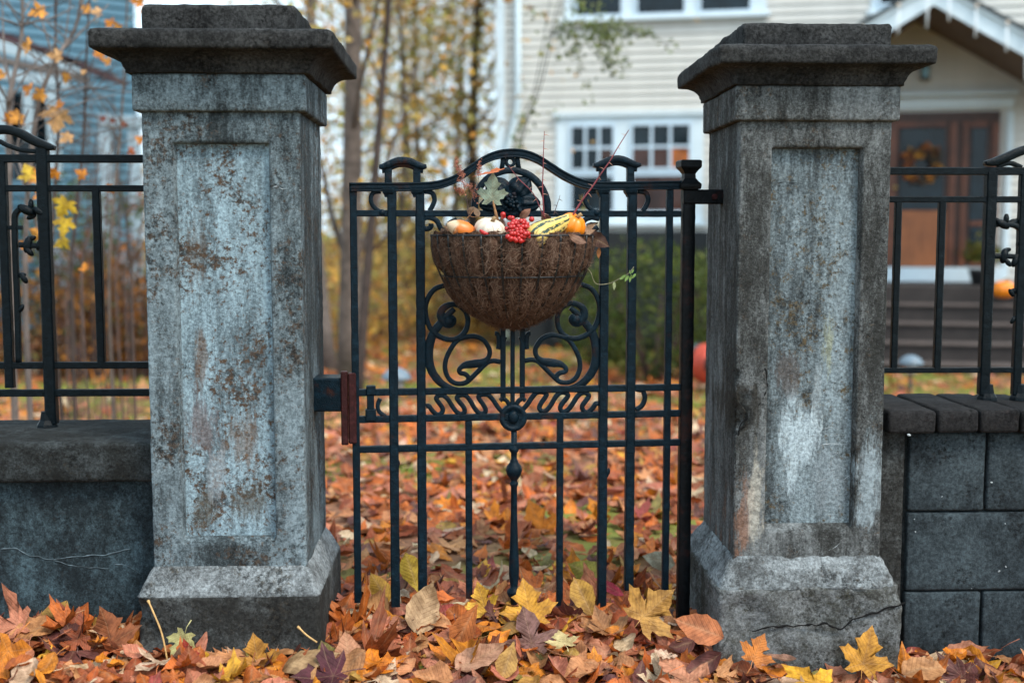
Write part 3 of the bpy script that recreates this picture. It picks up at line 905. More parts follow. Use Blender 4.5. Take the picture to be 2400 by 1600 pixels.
# looped finials over each pair of uprights
for (xa, xb, yb) in ((369, 523, 160), (1528, 1677, 152)):
    for x in (xa, xb):
        part(lin(A(x, 262), A(x, yb + 12), 8), 0.0185, 0.024, 'finial_leg', 0, 0.2, k=1.2)
    cap = [(xa - 50, yb + 2), (xa - 30, yb + 3), (xa, yb - 8), (xa + 38, yb - 24), ((xa + xb) / 2, yb - 30), (xb - 38, yb - 24), (xb, yb - 8), (xb + 30, yb + 3), (xb + 52, yb + 2)]
    c = catmull([A(*q) for q in cap], 6)
    n = len(c)
    part(c, [0.008 + 0.012 * math.sin(math.pi * i / (n - 1)) ** 0.5 for i in range(n)], 0.036, 'finial_loop', 0, 0.3, True, k=1.1)
    c2 = [(p[0], p[1] - 0.011) for p in c[5:-5]]
    part(c2, 0.014, 0.022, 'finial_loop_web', 0, 0.3, True)
    for x in (xa, xb):   # small capitals under the rail
        cc = A(x, 296); m = MB()
        m.lathe([(0.012, -0.018), (0.0135, -0.012), (0.019, -0.004), (0.021, 0.004), (0.021, 0.008)], (cc[0], 0, cc[1]), 4)
        o = m.build('capital', M['iron'], gate); 
    # side scrolls
    part(catmull([A(*q) for q in ((xa - 40, 297), (xa - 82, 305), (xa - 95, 340), (xa - 82, 375), (xa - 55, 400), (xa - 30, 412))], 6), 0.0105, 0.014, 'side_scroll', 0, 0.3, True)
    part(catmull([A(*q) for q in ((xb + 40, 297), (xb + 82, 305), (xb + 96, 340), (xb + 85, 375), (xb + 68, 402))], 6), 0.0115, 0.014, 'side_scroll', 0, 0.3, True)
    cc = A(xa - 34, 412); m = MB(); m.ball((cc[0], -0.004, cc[1]), 0.011, 9, 7); m.build('scroll_end', M['iron'], gate, True)
# short hooks under the second rail
for s in (1, -1):
    X = lambda x: x if s > 0 else 2056 - x
    part(catmull([A(X(548), 445), A(X(590), 438), A(X(630), 455), A(X(655), 500), A(X(685), 505), A(X(700), 470), A(X(740), 450)], 6), 0.0125, 0.015, 'hook_scroll', 0.0, 0.3, True)
    part(catmull([A(X(600), 470), A(X(598), 490), A(X(575), 500), A(X(555), 490)], 6), 0.0125, 0.015, 'hook_scroll', 0.0, 0.3, True)
# hinge post finial
fz = A(1976, 265)[1]
m = MB(); m.lathe([(0.034, fz - 0.012), (0.036, fz - 0.004), (0.036, fz + 0.004), (0.030, fz + 0.010), (0.020, fz + 0.022), (0.019, fz + 0.036), (0.026, fz + 0.046), (0.034, fz + 0.054), (0.036, fz + 0.058), (0.036, fz + 0.075), (0.030, fz + 0.079)], (post_u, 0, 0), 4)
o = m.build('post_finial', M['iron_post'], gate); 
m = MB(); b0, b1 = A(1932, 365), A(2191, 288)
m.cbox((post_u - 0.02, -0.022, b0[1]), (b1[0] + 0.012, 0.022, b1[1]), 0.004)
m.build('hinge_strap', M['iron_post'], gate)
m = MB(); bb = A(2120, 326); m.lathe([(0.009, -0.030), (0.009, -0.022)], (bb[0], 0, bb[1]), 6, 'Y'); m.build('bolt', M['rust'], gate)
# central scrollwork, drawn for the left half and mirrored about the centre bar
def mir(pts, s): return [(x if s > 0 else 1920 - x, y - (0 if s > 0 else 10)) for (x, y) in pts]
for s in (1, -1):
    big = [(345, 112), (270, 140), (212, 205), (180, 300), (190, 410), (232, 505), (310, 570), (410, 596), (490, 570), (545, 505), (560, 420), (535, 340), (470, 288), (400, 283), (335, 320), (318, 380), (340, 430), (385, 455), (420, 440), (425, 410), (400, 395)]
    c = catmull([C9(*q) for q in mir(big, s)], 6)
    n = len(c)
    part(c, [0.0125 if i < n * 0.62 else 0.0125 + 0.008 * math.sin(math.pi * (i / n - 0.62) / 0.38) for i in range(n)], 0.015, 'scroll', 0.0, 0.3, True)
    cc = C9(*mir([(392, 430)], s)[0]); m = MB(); m.ball((cc[0], -0.002, cc[1]), 0.018, 12, 8, (1, 0.6, 1)); m.build('scroll_eye', M['iron'], gate, True)
    cg = [(440, 320), (380, 375), (310, 455), (250, 540), (215, 650), (210, 770), (240, 880), (310, 975), (400, 1030), (470, 1045)]
    c = catmull([C9(*q) for q in mir(cg, s)], 6); n = len(c)
    part(c, [0.012 + 0.010 * math.sin(math.pi * i / (n - 1)) for i in range(n)], 0.016, 'scroll', 0.001, 0.3, True)
    c = catmull([C9(*q) for q in mir([(520, 572), (455, 612), (400, 690), (362, 780), (358, 870), (395, 950), (460, 988), (540, 980), (610, 920), (680, 850), (735, 800), (790, 785), (850, 795)], s)], 6)
    part(c, 0.0115, 0.014, 'scroll', 0.0, 0.3, True)
    lp = [(480, 590), (540, 572), (620, 565), (700, 600), (752, 680), (748, 745), (700, 795), (610, 812), (530, 825), (485, 858), (490, 890), (540, 905), (567, 940), (552, 975)]
    c = catmull([C9(*q) for q in mir(lp, s)], 6); n = len(c)
    part(c, [0.0115 + (0.009 * math.sin(math.pi * (i / n - 0.4) / 0.25) if 0.4 < i / n < 0.65 else 0) for i in range(n)], 0.014, 'scroll', -0.001, 0.3, True)
    # waved ribbon between the middle rails
    wv = [(185, 1192), (212, 1190), (240, 1228), (282, 1265), (322, 1255), (335, 1212), (302, 1162), (276, 1122), (300, 1096), (342, 1096), (382, 1130), (420, 1190), (460, 1242), (500, 1262), (530, 1242), (524, 1202), (482, 1150), (462, 1115), (490, 1092), (540, 1096), (580, 1140), (620, 1208), (660, 1252), (700, 1256), (720, 1226), (700, 1180), (666, 1132), (656, 1102), (690, 1086), (740, 1090), (782, 1130), (830, 1200), (885, 1262)]
    if s < 0: wv = [(x, y - 12) for x, y in wv]
    part(catmull([C9(*q) for q in mir(wv, s)], 4), 0.0115, 0.013, 'waved_ribbon', 0.0, 0.3, True)
    # flanking stems
    xs = 875 if s > 0 else 1048
    vb = part(lin(C9(xs, 495), C9(xs, 1110), 20), 0.0125, 0.014, 'stem', 0, 0.25)
    q = lambda dx, y: C9(xs - dx * s, y)
    part(catmull([q(72, 540), q(50, 545), q(40, 580), q(38, 640), q(44, 680)], 5), 0.0105, 0.014, 'stem_bracket', 0, 0.3, True)
    part(catmull([q(-22, 570), q(-14, 590), q(0, 640)], 5), 0.008, 0.013, 'stem_bracket', 0, 0.3, True)
    part(catmull([q(28, 1142), q(10, 1125), q(0, 1100)], 5), 0.010, 0.014, 'stem_foot', 0, 0.3, True)
    part(catmull([q(10, 1120), q(-30, 1140), q(-58, 1185), q(-68, 1230)], 5), 0.0105, 0.014, 'stem_foot', 0, 0.3, True)
part(lin(C9(960, 490), C9(960, 1230), 20), 0.0105, 0.013, 'stem', -0.002, 0.25)
mc = C9(965, 1292)
m = MB(); m.lathe([(0.0435, 0.010), (0.0435, -0.008), (0.040, -0.013), (0.030, -0.013), (0.026, -0.007), (0.010, -0.012), (0.001, -0.014)], (mc[0], 0, mc[1]), 32, 'Y'); m.build('medallion', M['iron'], gate, True)
m = MB(); m.ball((mc[0], -0.012, mc[1] + 0.002), 0.019, 10, 8, (0.9, 0.5, 1.1)); m.build('medallion_boss', M['iron'], gate, True)
# baluster below
bx = (mc[0] + B3(1060, 1120)[0]) / 2
zz = lambda y: B3(1055, y)[1]
prof = [(0.0095, zz(335)), (0.0095, zz(400)), (0.015, zz(418)), (0.0155, zz(428)), (0.010, zz(440)), (0.0095, zz(470)), (0.013, zz(480)), (0.013, zz(486)), (0.023, zz(505)), (0.0265, zz(525)), (0.022, zz(548)), (0.013, zz(568)), (0.0095, zz(578)), (0.0135, zz(588)), (0.0135, zz(596)), (0.010, zz(606)), (0.0105, zz(750)), (0.0135, zz(900)), (0.0165, zz(985)), (0.0165, zz(1035)), (0.0125, zz(1085)), (0.012, zz(1100)), (0.022, zz(1112)), (0.0235, zz(1125)), (0.018, zz(1142)), (0.011, zz(1158)), (0.010, zz(1250))]
m = MB(); m.lathe([(r, z) for r, z in prof[::-1]], (bx, 0, 0), 16); m.build('baluster', M['iron'], gate, True)
# cast foliage inside the arch
orn = bpy.data.objects.new('foliage_ornament', None); COL.objects.link(orn); orn.parent = gate; orn.empty_display_size = 0.03
def lobe(tip, base, w, name='ornament_leaf'):
    a, b = Vector(A(*base)), Vector(A(*tip))
    d = b - a; L = d.length; t = d / L; nn = Vector((-t.y, t.x))
    V, fs = [], []
    NU, NVv = 14, 13
    for i in range(NU + 1):
        s_ = i / NU
        wid = w * (math.sin(math.pi * min(1, s_ * 0.93 + 0.05)) ** 0.7)
        for j in range(NVv):
            f = j / (NVv - 1) * 2 - 1
            bulge = 0.02 * (1 - f * f) * math.sin(math.pi * s_ * 0.9 + 0.2) + 0.0035 * math.cos(f * 11) + 0.002 * math.sin(s_ * 20)
            q = a + t * (L * s_) + nn * (f * wid)
            V.append((q.x, -0.002 - bulge, q.y))
    for i in range(NU):
        for j in range(NVv - 1):
            k = i * NVv + j
            fs.append((k, k + 1, k + NVv + 1, k + NVv))
    o = len(V)
    V2 = [(x, 0.004 - (y + 0.002) * 0.4, z) for x, y, z in V]
    m = MB(); m.add(V, fs); m.add(V2, [f[::-1] for f in fs])
    return m.build(name, M['iron'], orn, True)
for tip, base, w in (((905, 235), (1020, 340), .040), ((1130, 225), (1030, 340), .040), ((862, 372), (1015, 365), .030), ((1190, 360), (1040, 365), .036), ((960, 430), (1025, 350), .030), ((1100, 430), (1035, 350), .030), ((1030, 455), (1030, 350), .026)):
    lobe(tip, base, w)
for k in range(13):
    a = A(1030 + 26 * math.cos(k * 2.4) * math.sqrt(k / 13) * 1.3, 345 + 30 * math.sin(k * 2.4) * math.sqrt(k / 13) * 1.3)
    m = MB(); m.ball((a[0], -0.026, a[1]), 0.0075, 8, 6); m.build('ornament_bead', M['iron'], orn, True)
part(catmull([A(1120, 205), A(1115, 225), A(1105, 250)], 4), 0.014, 0.014, 'ornament_link', 0, 0.3, True)
part(catmull([A(940, 205), A(938, 225), A(935, 250)], 4), 0.014, 0.014, 'ornament_link', 0, 0.3, True)
# right-hand C and left-hand latch keeper between the middle rails
part(catmull([A(1712, 1366), A(1745, 1375), A(1755, 1415), A(1738, 1455), A(1705, 1475)], 6), 0.0115, 0.014, 'side_scroll', 0, 0.3, True)
la = A(275, 1440)
m = MB(); m.cbox((la[0] - 0.012, -0.012, A(0, 1525)[1]), (la[0] + 0.010, 0.012, A(0, 1355)[1]), 0.003); m.build('latch_keeper', M['iron'], gate)
m = MB(); c0 = A(278, 1372); m.cbox((c0[0] - 0.016, -0.016, c0[1] - 0.013), (c0[0] + 0.013, 0.014, c0[1] + 0.016), 0.003); m.build('latch_keeper', M['iron'], gate)
m = MB(); c0 = A(275, 1500); m.cbox((c0[0] - 0.017, -0.016, c0[1] - 0.02), (c0[0] + 0.016, 0.014, c0[1] + 0.017), 0.003); m.build('latch_keeper', M['iron'], gate)
part(catmull([A(325, 1415), A(312, 1450), A(320, 1485), A(355, 1512)], 5), 0.010, 0.013, 'side_scroll', 0, 0.3, True)
# rusty latch plate on the stile
lp0, lp1 = B3(210, 400), B3(285, 40)
m = MB(); m.cbox((lp0[0], -0.014, lp0[1]), (lp0[0] + 0.022, 0.016, lp1[1]), 0.003); m.build('latch_plate', M['rust'], gate)
m = MB(); m.cbox((lp0[0] + 0.0225, -0.020, lp0[1] + 0.004), (lp0[0] + 0.047, 0.012, lp1[1] - 0.004), 0.004); m.build('latch_plate', M['rust'], gate)
# paint drips and weld lumps
for (x, y, r_) in ((1700, 485, .008), (1512, 540, .009), (1520, 530, .007), (490, 490, .006)):
    p = B3(x, y) if y > 486 else A(x, y)
    m = MB(); m.ball((p[0], 0, p[1]), r_, 7, 5, (0.7, 0.8, 1.6)); m.build('weld_lump', M['iron'], gate, True)
# latch box bolted to the left pillar (part of that pillar)
lb0, lb1 = onY(700 + 70 / 2.091, 850 + 240 / 2.091, 3.655), onY(700 + 215 / 2.091, 850 + 75 / 2.091, 3.655)
rl = left_pillar.location
m = MB(); m.cbox((dimL[0] + dimL[3] - 0.004 - rl.x, 3.655 - rl.y, lb0.z - rl.z), (lb1.x - rl.x, 3.76 - rl.y, lb1.z - rl.z), 0.005)
tag(m.build('latch_box', M['iron'], left_pillar), 'black iron latch box fixed to the pillar side')

# ================================================================ hanging half basket
def C2(x, y): return (950 + x / 3.733, 380 + y / 3.733)
bk_c = g(*C2(925, 640))                                  # rim centre on the gate plane
RB = 0.244                                               # rim radius
basket = empty('wire_basket', tuple(G0 + GU * bk_c[0] - GN * 0.028 + Vector((0, 0, bk_c[1]))), GA)
tag(basket, 'half-round wire basket with brown coconut-fibre liner, hanging on the gate', 'basket')
ZB = -0.272                                              # depth of the bowl
def bowl(phi, t, grow=0.0):
    """phi 0..pi along the front half (0 = right), t 0 rim .. 1 bottom"""
    a = t * math.pi / 2
    r = (RB + grow) * (math.cos(a) ** 1.02)
    z = (ZB - grow) * (math.sin(a) ** 1.06)
    return Vector((r * math.cos(phi), -r * math.sin(phi) * 0.92, z))
def BL(x, y, dy=-0.1):
    """photo pixel -> basket-local point on a plane parallel to the gate, dy in front of it"""
    p0 = Vector(basket.location) + GN * dy
    p = onplane(x, y, p0, GN) - Vector(basket.location)
    return Vector((p.dot(GU), dy, p.z))
# wires
NW = 13
wire_phi = [math.pi * (i + 0.5) / NW for i in range(NW)]
for ph in wire_phi:
    m = MB(); m.tube([bowl(ph, t, 0.0075) for t in np.linspace(0, 0.97, 26)], 0.0033, 6); m.build('rib_wire', M['wire'], basket, True)
for t, r_ in ((0.0, 0.0036), (0.305, 0.0028), (0.97, 0.0024)):
    m = MB(); m.tube([bowl(math.pi * i / 60, t, 0.0055) for i in range(61)], r_, 6); m.build('hoop_wire', M['wire'], basket, True)
m = MB(); m.tube([Vector((-RB - 0.004, 0.0, 0)), Vector((RB + 0.004, 0.0, 0))], 0.003, 6); m.build('back_wire', M['wire'], basket, True)
m = MB(); m.tube([bowl(math.pi * i / 30 * 0.3 + 0.35, 0.97 - 0.25 * (i / 30), 0.016 + 0.01 * math.sin(i / 30 * 3.1)) for i in range(31)], 0.0016, 5); m.build('loose_wire', M['wire'], basket, True)
# coir liner
t = NT('coir_mat')
f1, f2 = t.noise(22, 6, 0.7), t.noise(160, 4, 0.7, t.coord(scale=(1, 1, 0.5)))
c = t.mix(t.ramp(f1, 0.35, 0.65), (0.022, 0.010, 0.007), (0.095, 0.048, 0.030))
c = t.mix(t.ramp(f2, 0.4, 0.68), c, (0.13, 0.078, 0.052))
t.done(c, 0.95, t.bump(t.math('ADD', f2, f1), 0.9, 0.006), 0, 0.1)
M['coir'] = t.m
t = NT('coir_fibre')
oi = t.n('ShaderNodeAttribute', attribute_name='col')
t.done(oi.outputs['Color'], 0.8, None, 0, 0.2); M['fibre'] = t.m
def liner_pt(phi, t):
    k = phi / math.pi * NW - 0.5
    fr = k - math.floor(k)
    bul = math.sin(math.pi * fr) ** 1.0
    hoop = 1 - math.exp(-((t - 0.305) / 0.05) ** 2) * 0.7
    top = min(1, t / 0.06)
    gr = -0.014 + 0.026 * bul * hoop * (0.55 + 0.45 * top) + 0.006 * mnoise.noise(Vector((phi * 3, t * 4, 1.7))) + 0.003 * mnoise.noise(Vector((phi * 14, t * 14, 5)))
    return bowl(phi, t, gr)
m = MB(); NP, NTt = 150, 50
V = []
for j in range(NTt + 1):
    for i in range(NP + 1):
        p = liner_pt(math.pi * i / NP, j / NTt * 0.985)
        if j == 0: p = p + Vector((0, 0, 0.010 + 0.008 * mnoise.noise(Vector((i * 0.2, 3, 1)))))
        V.append(p)
fs = [(j * (NP + 1) + i, j * (NP + 1) + i + 1, (j + 1) * (NP + 1) + i + 1, (j + 1) * (NP + 1) + i) for j in range(NTt) for i in range(NP)]
m.add(V, fs)
# flat back of the liner against the gate
bv = [V[j * (NP + 1)] for j in range(NTt + 1)] + [V[j * (NP + 1) + NP] for j in range(NTt + 1)]
m.add(bv, [(j, j + 1, NTt + 2 + j, NTt + 1 + j) for j in range(NTt)])
m.build('coir_liner', M['coir'], basket, True)
# soil and moss filling
m = MB(); V = [Vector((0, -0.1, -0.015))]
for k in range(1, 7):
    for i in range(41):
        p = bowl(math.pi * i / 40, 0.05); q = Vector((p.x, p.y, 0)) * (k / 6); q.z = -0.022 + 0.012 * mnoise.noise(q * 20)
        V.append(q)
fs = []
for k in range(5):
    for i in range(40):
        a = 1 + k * 41 + i; fs.append((a, a + 1, a + 42, a + 41))
m.add(V, fs); m.build('soil', plain('basket_soil', (0.05, 0.03, 0.02), 0.95, 0.5, 60, bump=0.8), basket, True)
# loose fibres
def fibres(n):
    V, T, Cc = [], [], []
    for _ in range(n):
        ph, tt = random.uniform(0.02, math.pi - 0.02), random.random() ** 0.9 * 0.95
        kk = ph / math.pi * NW - 0.5; fr_ = kk - math.floor(kk)
        if (fr_ < 0.24 or fr_ > 0.76) and random.random() < 0.93: continue
        if abs(tt - 0.305) < 0.03 and random.random() < 0.8: continue
        L = random.uniform(0.014, 0.040); seg = 5
        p = liner_pt(ph, tt)
        nrm = Vector((p.x, p.y, p.z * 0.6)).normalized()
        ax = nrm.orthogonal().normalized(); ax.rotate(Matrix.Rotation(random.uniform(0, 6.28), 3, nrm))
        bend = random.uniform(-40, 40)
        out = random.uniform(0.0, 0.003) if random.random() < 0.85 else random.uniform(0.002, 0.012)
        w = random.uniform(0.00022, 0.0005)
        col = random.choice([(0.095, 0.050, 0.032), (0.12, 0.066, 0.043), (0.15, 0.086, 0.057), (0.06, 0.031, 0.020), (0.24, 0.16, 0.115)])
        base = len(V)
        d = ax.copy()
        q = p + nrm * 0.0015
        for s in range(seg + 1):
            sd = d.cross(nrm).normalized()
            lift = nrm * (out * math.sin(math.pi * s / seg))
            V.append(q + lift + sd * w); V.append(q + lift - sd * w)
            Cc += [(*col, 1)] * 2
            q = q + d * (L / seg)
            d.rotate(Matrix.Rotation(R(bend) / seg * 2, 3, nrm))
            # stay on the bowl
            rr = math.hypot(q.x, q.y / 0.92); 
        for s in range(seg):
            a = base + s * 2
            T += [(a, a + 1, a + 3), (a, a + 3, a + 2)]
    o = numpy_mesh('coir_fibre', [tuple(v) for v in V], T, M['fibre'], {'col': (Cc, 'FLOAT_COLOR')}, parent=basket)
    tag(o, None, None, None, 'stuff')
fibres(20000)
# ================================================================ leaves
def leaf_mat(name, trans=0.22):
    t = NT(name)
    at = t.n('ShaderNodeAttribute', attribute_name='col')
    ve = t.n('ShaderNodeAttribute', attribute_name='vein')
    geo = t.n('ShaderNodeNewGeometry')
    uvn = t.n('ShaderNodeUVMap', uv_map='uv')
    sep = t.n('ShaderNodeSeparateXYZ'); t.l(uvn.outputs[0], sep.inputs[0])
    au = t.math('ABSOLUTE', sep.outputs[0])
    ph = t.math('SUBTRACT', t.math('MULTIPLY', sep.outputs[1], 62.0), t.math('MULTIPLY', au, 58.0))
    sec = t.math('POWER', t.math('ADD', t.math('MULTIPLY', t.math('SINE', ph), 0.5), 0.5), 5.0)
    n1 = t.noise(28, 5, 0.65, geo.outputs['Position']); n2 = t.noise(240, 4, 0.7, geo.outputs['Position'])
    c = t.mix(t.ramp(n1, 0.33, 0.68), t.mix(1.0, at.outputs['Color'], (0.55, 0.48, 0.42), 'MULTIPLY'), t.mix(1.0, at.outputs['Color'], (1.25, 1.22, 1.2), 'MULTIPLY'))
    c = t.mix(t.math('MULTIPLY', t.ramp(n2, 0.56, 0.70), 0.45), c, (0.05, 0.025, 0.015))
    vp = t.math('POWER', ve.outputs['Fac'], 7.0)
    c = t.mix(t.math('MULTIPLY', vp, 0.5), c, t.mix(0.5, c, (0.55, 0.36, 0.2)))
    c = t.mix(t.math('MULTIPLY', sec, 0.28), c, t.mix(1.0, c, (0.5, 0.45, 0.4), 'MULTIPLY'))
    h = t.math('SUBTRACT', t.math('MULTIPLY', n2, 0.25), t.math('ADD', t.math('MULTIPLY', sec, 0.6), vp))
    nb = t.bump(h, 0.55, 0.0018)
    t.done(c, 0.6, nb, 0, 0.32)
    tr = t.n('ShaderNodeBsdfTranslucent'); t.l(c, tr.inputs[0]); t.l(nb, tr.inputs['Normal'])
    mx = t.n('ShaderNodeMixShader'); mx.inputs[0].default_value = trans
    t.l(t.b.outputs[0], mx.inputs[1]); t.l(tr.outputs[0], mx.inputs[2]); t.l(mx.outputs[0], t.out.inputs[0])
    return t.m
M['leaf'] = leaf_mat('autumn_leaf')
M['tree_leaf'] = leaf_mat('tree_leaf', 0.5)

HALF = {
 'maple': ([(0.05,-0.04),(0.20,-0.14),(0.40,-0.12),(0.31,-0.01),(0.30,0.06),(0.44,0.09),(0.50,0.18),(0.66,0.30),(0.52,0.34),(0.46,0.44),(0.34,0.38),(0.20,0.36),(0.22,0.48),(0.34,0.60),(0.22,0.64),(0.17,0.76),(0.09,0.84),(0.0,1.0)], {2, 7, 17}),
 'sycamore': ([(0.06,-0.02),(0.22,-0.16),(0.30,-0.10),(0.24,0.02),(0.40,0.08),(0.48,0.06),(0.56,0.20),(0.64,0.30),(0.50,0.34),(0.38,0.32),(0.17,0.30),(0.19,0.46),(0.28,0.54),(0.24,0.66),(0.20,0.78),(0.10,0.86),(0.0,1.0)], {1, 7, 16}),
 'oak': ([(0.04,0.04),(0.13,0.14),(0.06,0.22),(0.22,0.32),(0.11,0.42),(0.30,0.55),(0.15,0.64),(0.26,0.78),(0.12,0.85),(0.08,0.95),(0.0,1.0)], {1, 3, 5, 7, 10}),
}
def make_template(kind, lod):
    """returns verts (u, v), tris, vein"""
    if kind in HALF:
        half, tips = HALF[kind]
        if lod == 0:
            keep = sorted(tips | {0} | {i for i in range(len(half)) if i in (4, 11)})
            tips = {k for k, i in enumerate(keep) if i in tips}
            half = [half[i] for i in keep]
        R_ = [(0.0, -0.0)] + half
        tip = [0] + [1 if i in tips else 0 for i in range(len(half))]
        Lh = [(-u, v) for u, v in half[-2::-1]]
        lt = [1 if i in tips else 0 for i in range(len(half))][-2::-1]
        out = R_ + Lh; vein = tip + lt
        vein[0] = 1
        n = len(out)
        c = (0.0, 0.14 if kind != 'oak' else 0.45)
        if lod == 0:
            V = [c] + out; ve = [1] + vein
            T = [(0, 1 + i, 1 + (i + 1) % n) for i in range(n)]
        else:
            mid = [(c[0] + (u - c[0]) * 0.52, c[1] + (v - c[1]) * 0.52) for u, v in out]
            V = [c] + mid + out; ve = [1] + vein + vein
            T = [(0, 1 + i, 1 + (i + 1) % n) for i in range(n)]
            for i in range(n):
                j = (i + 1) % n
                T += [(1 + i, 1 + n + i, 1 + n + j), (1 + i, 1 + n + j, 1 + j)]
        V = np.array(V, float); V[:, 1] -= 0.4
        return V, np.array(T), np.array(ve, float)
    na, nc = (9, 7) if lod else (3, 3)
    V, ve, T = [], [], []
    for i in range(na + 1):
        s = i / na
        if kind == 'obovate': w = 0.27 * (math.sin(math.pi * s ** 1.5) ** 0.85) + 0.012
        elif kind == 'lance': w = 0.17 * (math.sin(math.pi * s ** 0.85) ** 0.9) + 0.008
        else: w = 0.30 * (math.sin(math.pi * s ** 0.8) ** 0.85) + 0.01
        if 0 < i < na and lod: w *= 1 + 0.05 * (-1) ** i
        for j in range(nc):
            f = j / (nc - 1) * 2 - 1
            V.append((f * w, s - 0.5 - 0.06 * abs(f)))
            ve.append(1 - abs(f))
    for i in range(na):
        for j in range(nc - 1):
            a = i * nc + j
            T += [(a, a + 1, a + nc + 1), (a, a + nc + 1, a + nc)]
    return np.array(V), np.array(T), np.array(ve)
TPL = {(k, l): make_template(k, l) for k in ('maple', 'sycamore', 'oak', 'ovate', 'obovate', 'lance') for l in (0, 1)}

def shape_leaf(kind, lod, size, r, curl=1.0):
    uv, T, ve = TPL[(kind, lod)]
    u, v = uv[:, 0] * r.uniform(0.85, 1.15), uv[:, 1].copy()
    fold = r.normal(0, 0.28) * curl
    kb = r.normal(0.2, 0.9) * curl
    kc = r.normal(0.2, 0.9) * curl
    z = np.abs(u) * fold + kc * u * u
    ang = v * kb
    y = v * np.sinc(ang / np.pi * 0.5)
    z = z + kb * v * v * 0.5
    p1, p2, p3 = r.uniform(0, 6.3, 3)
    z = z + curl * 0.045 * np.sin(7 * u + p1) * np.sin(6 * v + p2) + curl * 0.03 * np.sin(13 * v + 9 * u + p3)
    if lod and r.random() < 0.5:
        dirn = r.uniform(0, 6.3); e = u * math.cos(dirn) + v * math.sin(dirn)
        z = z + curl * 0.8 * np.clip(e - 0.15, 0, 1) ** 1.4 * r.choice([1, 1, -1])
    P = np.stack([u, y, z], 1) * size
    return P, T, uv, ve
def rotmat(yaw, tx, ty):
    cz, sz = math.cos(yaw), math.sin(yaw); cx, sx = math.cos(tx), math.sin(tx); cy, sy = math.cos(ty), math.sin(ty)
    Rz = np.array([[cz, -sz, 0], [sz, cz, 0], [0, 0, 1]]); Rx = np.array([[1, 0, 0], [0, cx, -sx], [0, sx, cx]]); Ry = np.array([[cy, 0, sy], [0, 1, 0], [-sy, 0, cy]])
    return Rx @ Ry @ Rz
PAL = [  # name, linear colour, weight
 ('rust-orange', (0.48, 0.125, 0.022), 24), ('tan', (0.47, 0.215, 0.09), 17), ('pinkish brown', (0.44, 0.165, 0.095), 18), ('russet brown', (0.27, 0.068, 0.022), 20),
 ('dark plum', (0.12, 0.042, 0.036), 7), ('golden orange', (0.62, 0.215, 0.018), 10), ('ochre', (0.40, 0.22, 0.045), 4), ('olive', (0.20, 0.175, 0.045), 1.5), ('pale cream', (0.58, 0.44, 0.29), 8), ('crimson', (0.30, 0.055, 0.045), 1.5), ('golden yellow', (0.66, 0.35, 0.03), 1.5)]
PW = np.array([p[2] for p in PAL], float); PW /= PW.sum()
KINDS_ = ['maple', 'sycamore', 'ovate', 'obovate', 'lance', 'oak']; KW = np.array([0.17, 0.07, 0.34, 0.30, 0.08, 0.04])

class LeafHeap:
    def __init__(self): self.V, self.T, self.C, self.U, self.E, self.n = [], [], [], [], [], 0
    def add(self, P, T, uv, ve, col):
        self.V.append(P); self.T.append(T + self.n); self.U.append(uv); self.E.append(ve)
        self.C.append(np.tile(np.array([*col, 1.0]), (len(P), 1))); self.n += len(P)
    def build(self, name, parent=None, mat=None):
        return numpy_mesh(name, np.concatenate(self.V), np.concatenate(self.T), mat or M['leaf'], {'col': (np.concatenate(self.C), 'FLOAT_COLOR'), 'vein': (np.concatenate(self.E), 'FLOAT')}, np.concatenate(self.U), parent, True)
def vary(c, r, s=0.18):
    k = r.uniform(1 - s, 1 + s); return tuple(float(np.clip(x * k * r.uniform(0.93, 1.07), 0, 0.9)) for x in c)

def blocked(x, y):
    """footprints of pillars and walls: no leaf centres inside them"""
    if 3.40 < y < 3.98 and (dimL[0] - dimL[3] - 0.03 < x < dimL[0] + dimL[3] + 0.03): return True
    if 3.47 < y < 4.06 and (dimR[0] - dimR[3] - 0.04 < x < dimR[0] + dimR[3] + 0.04): return True
    if 3.56 < y < 3.97 and x < dimL[0] - dimL[3]: return True
    if 3.64 < y < 3.96 and x > dimR[0] + dimR[3]: return True
    return False

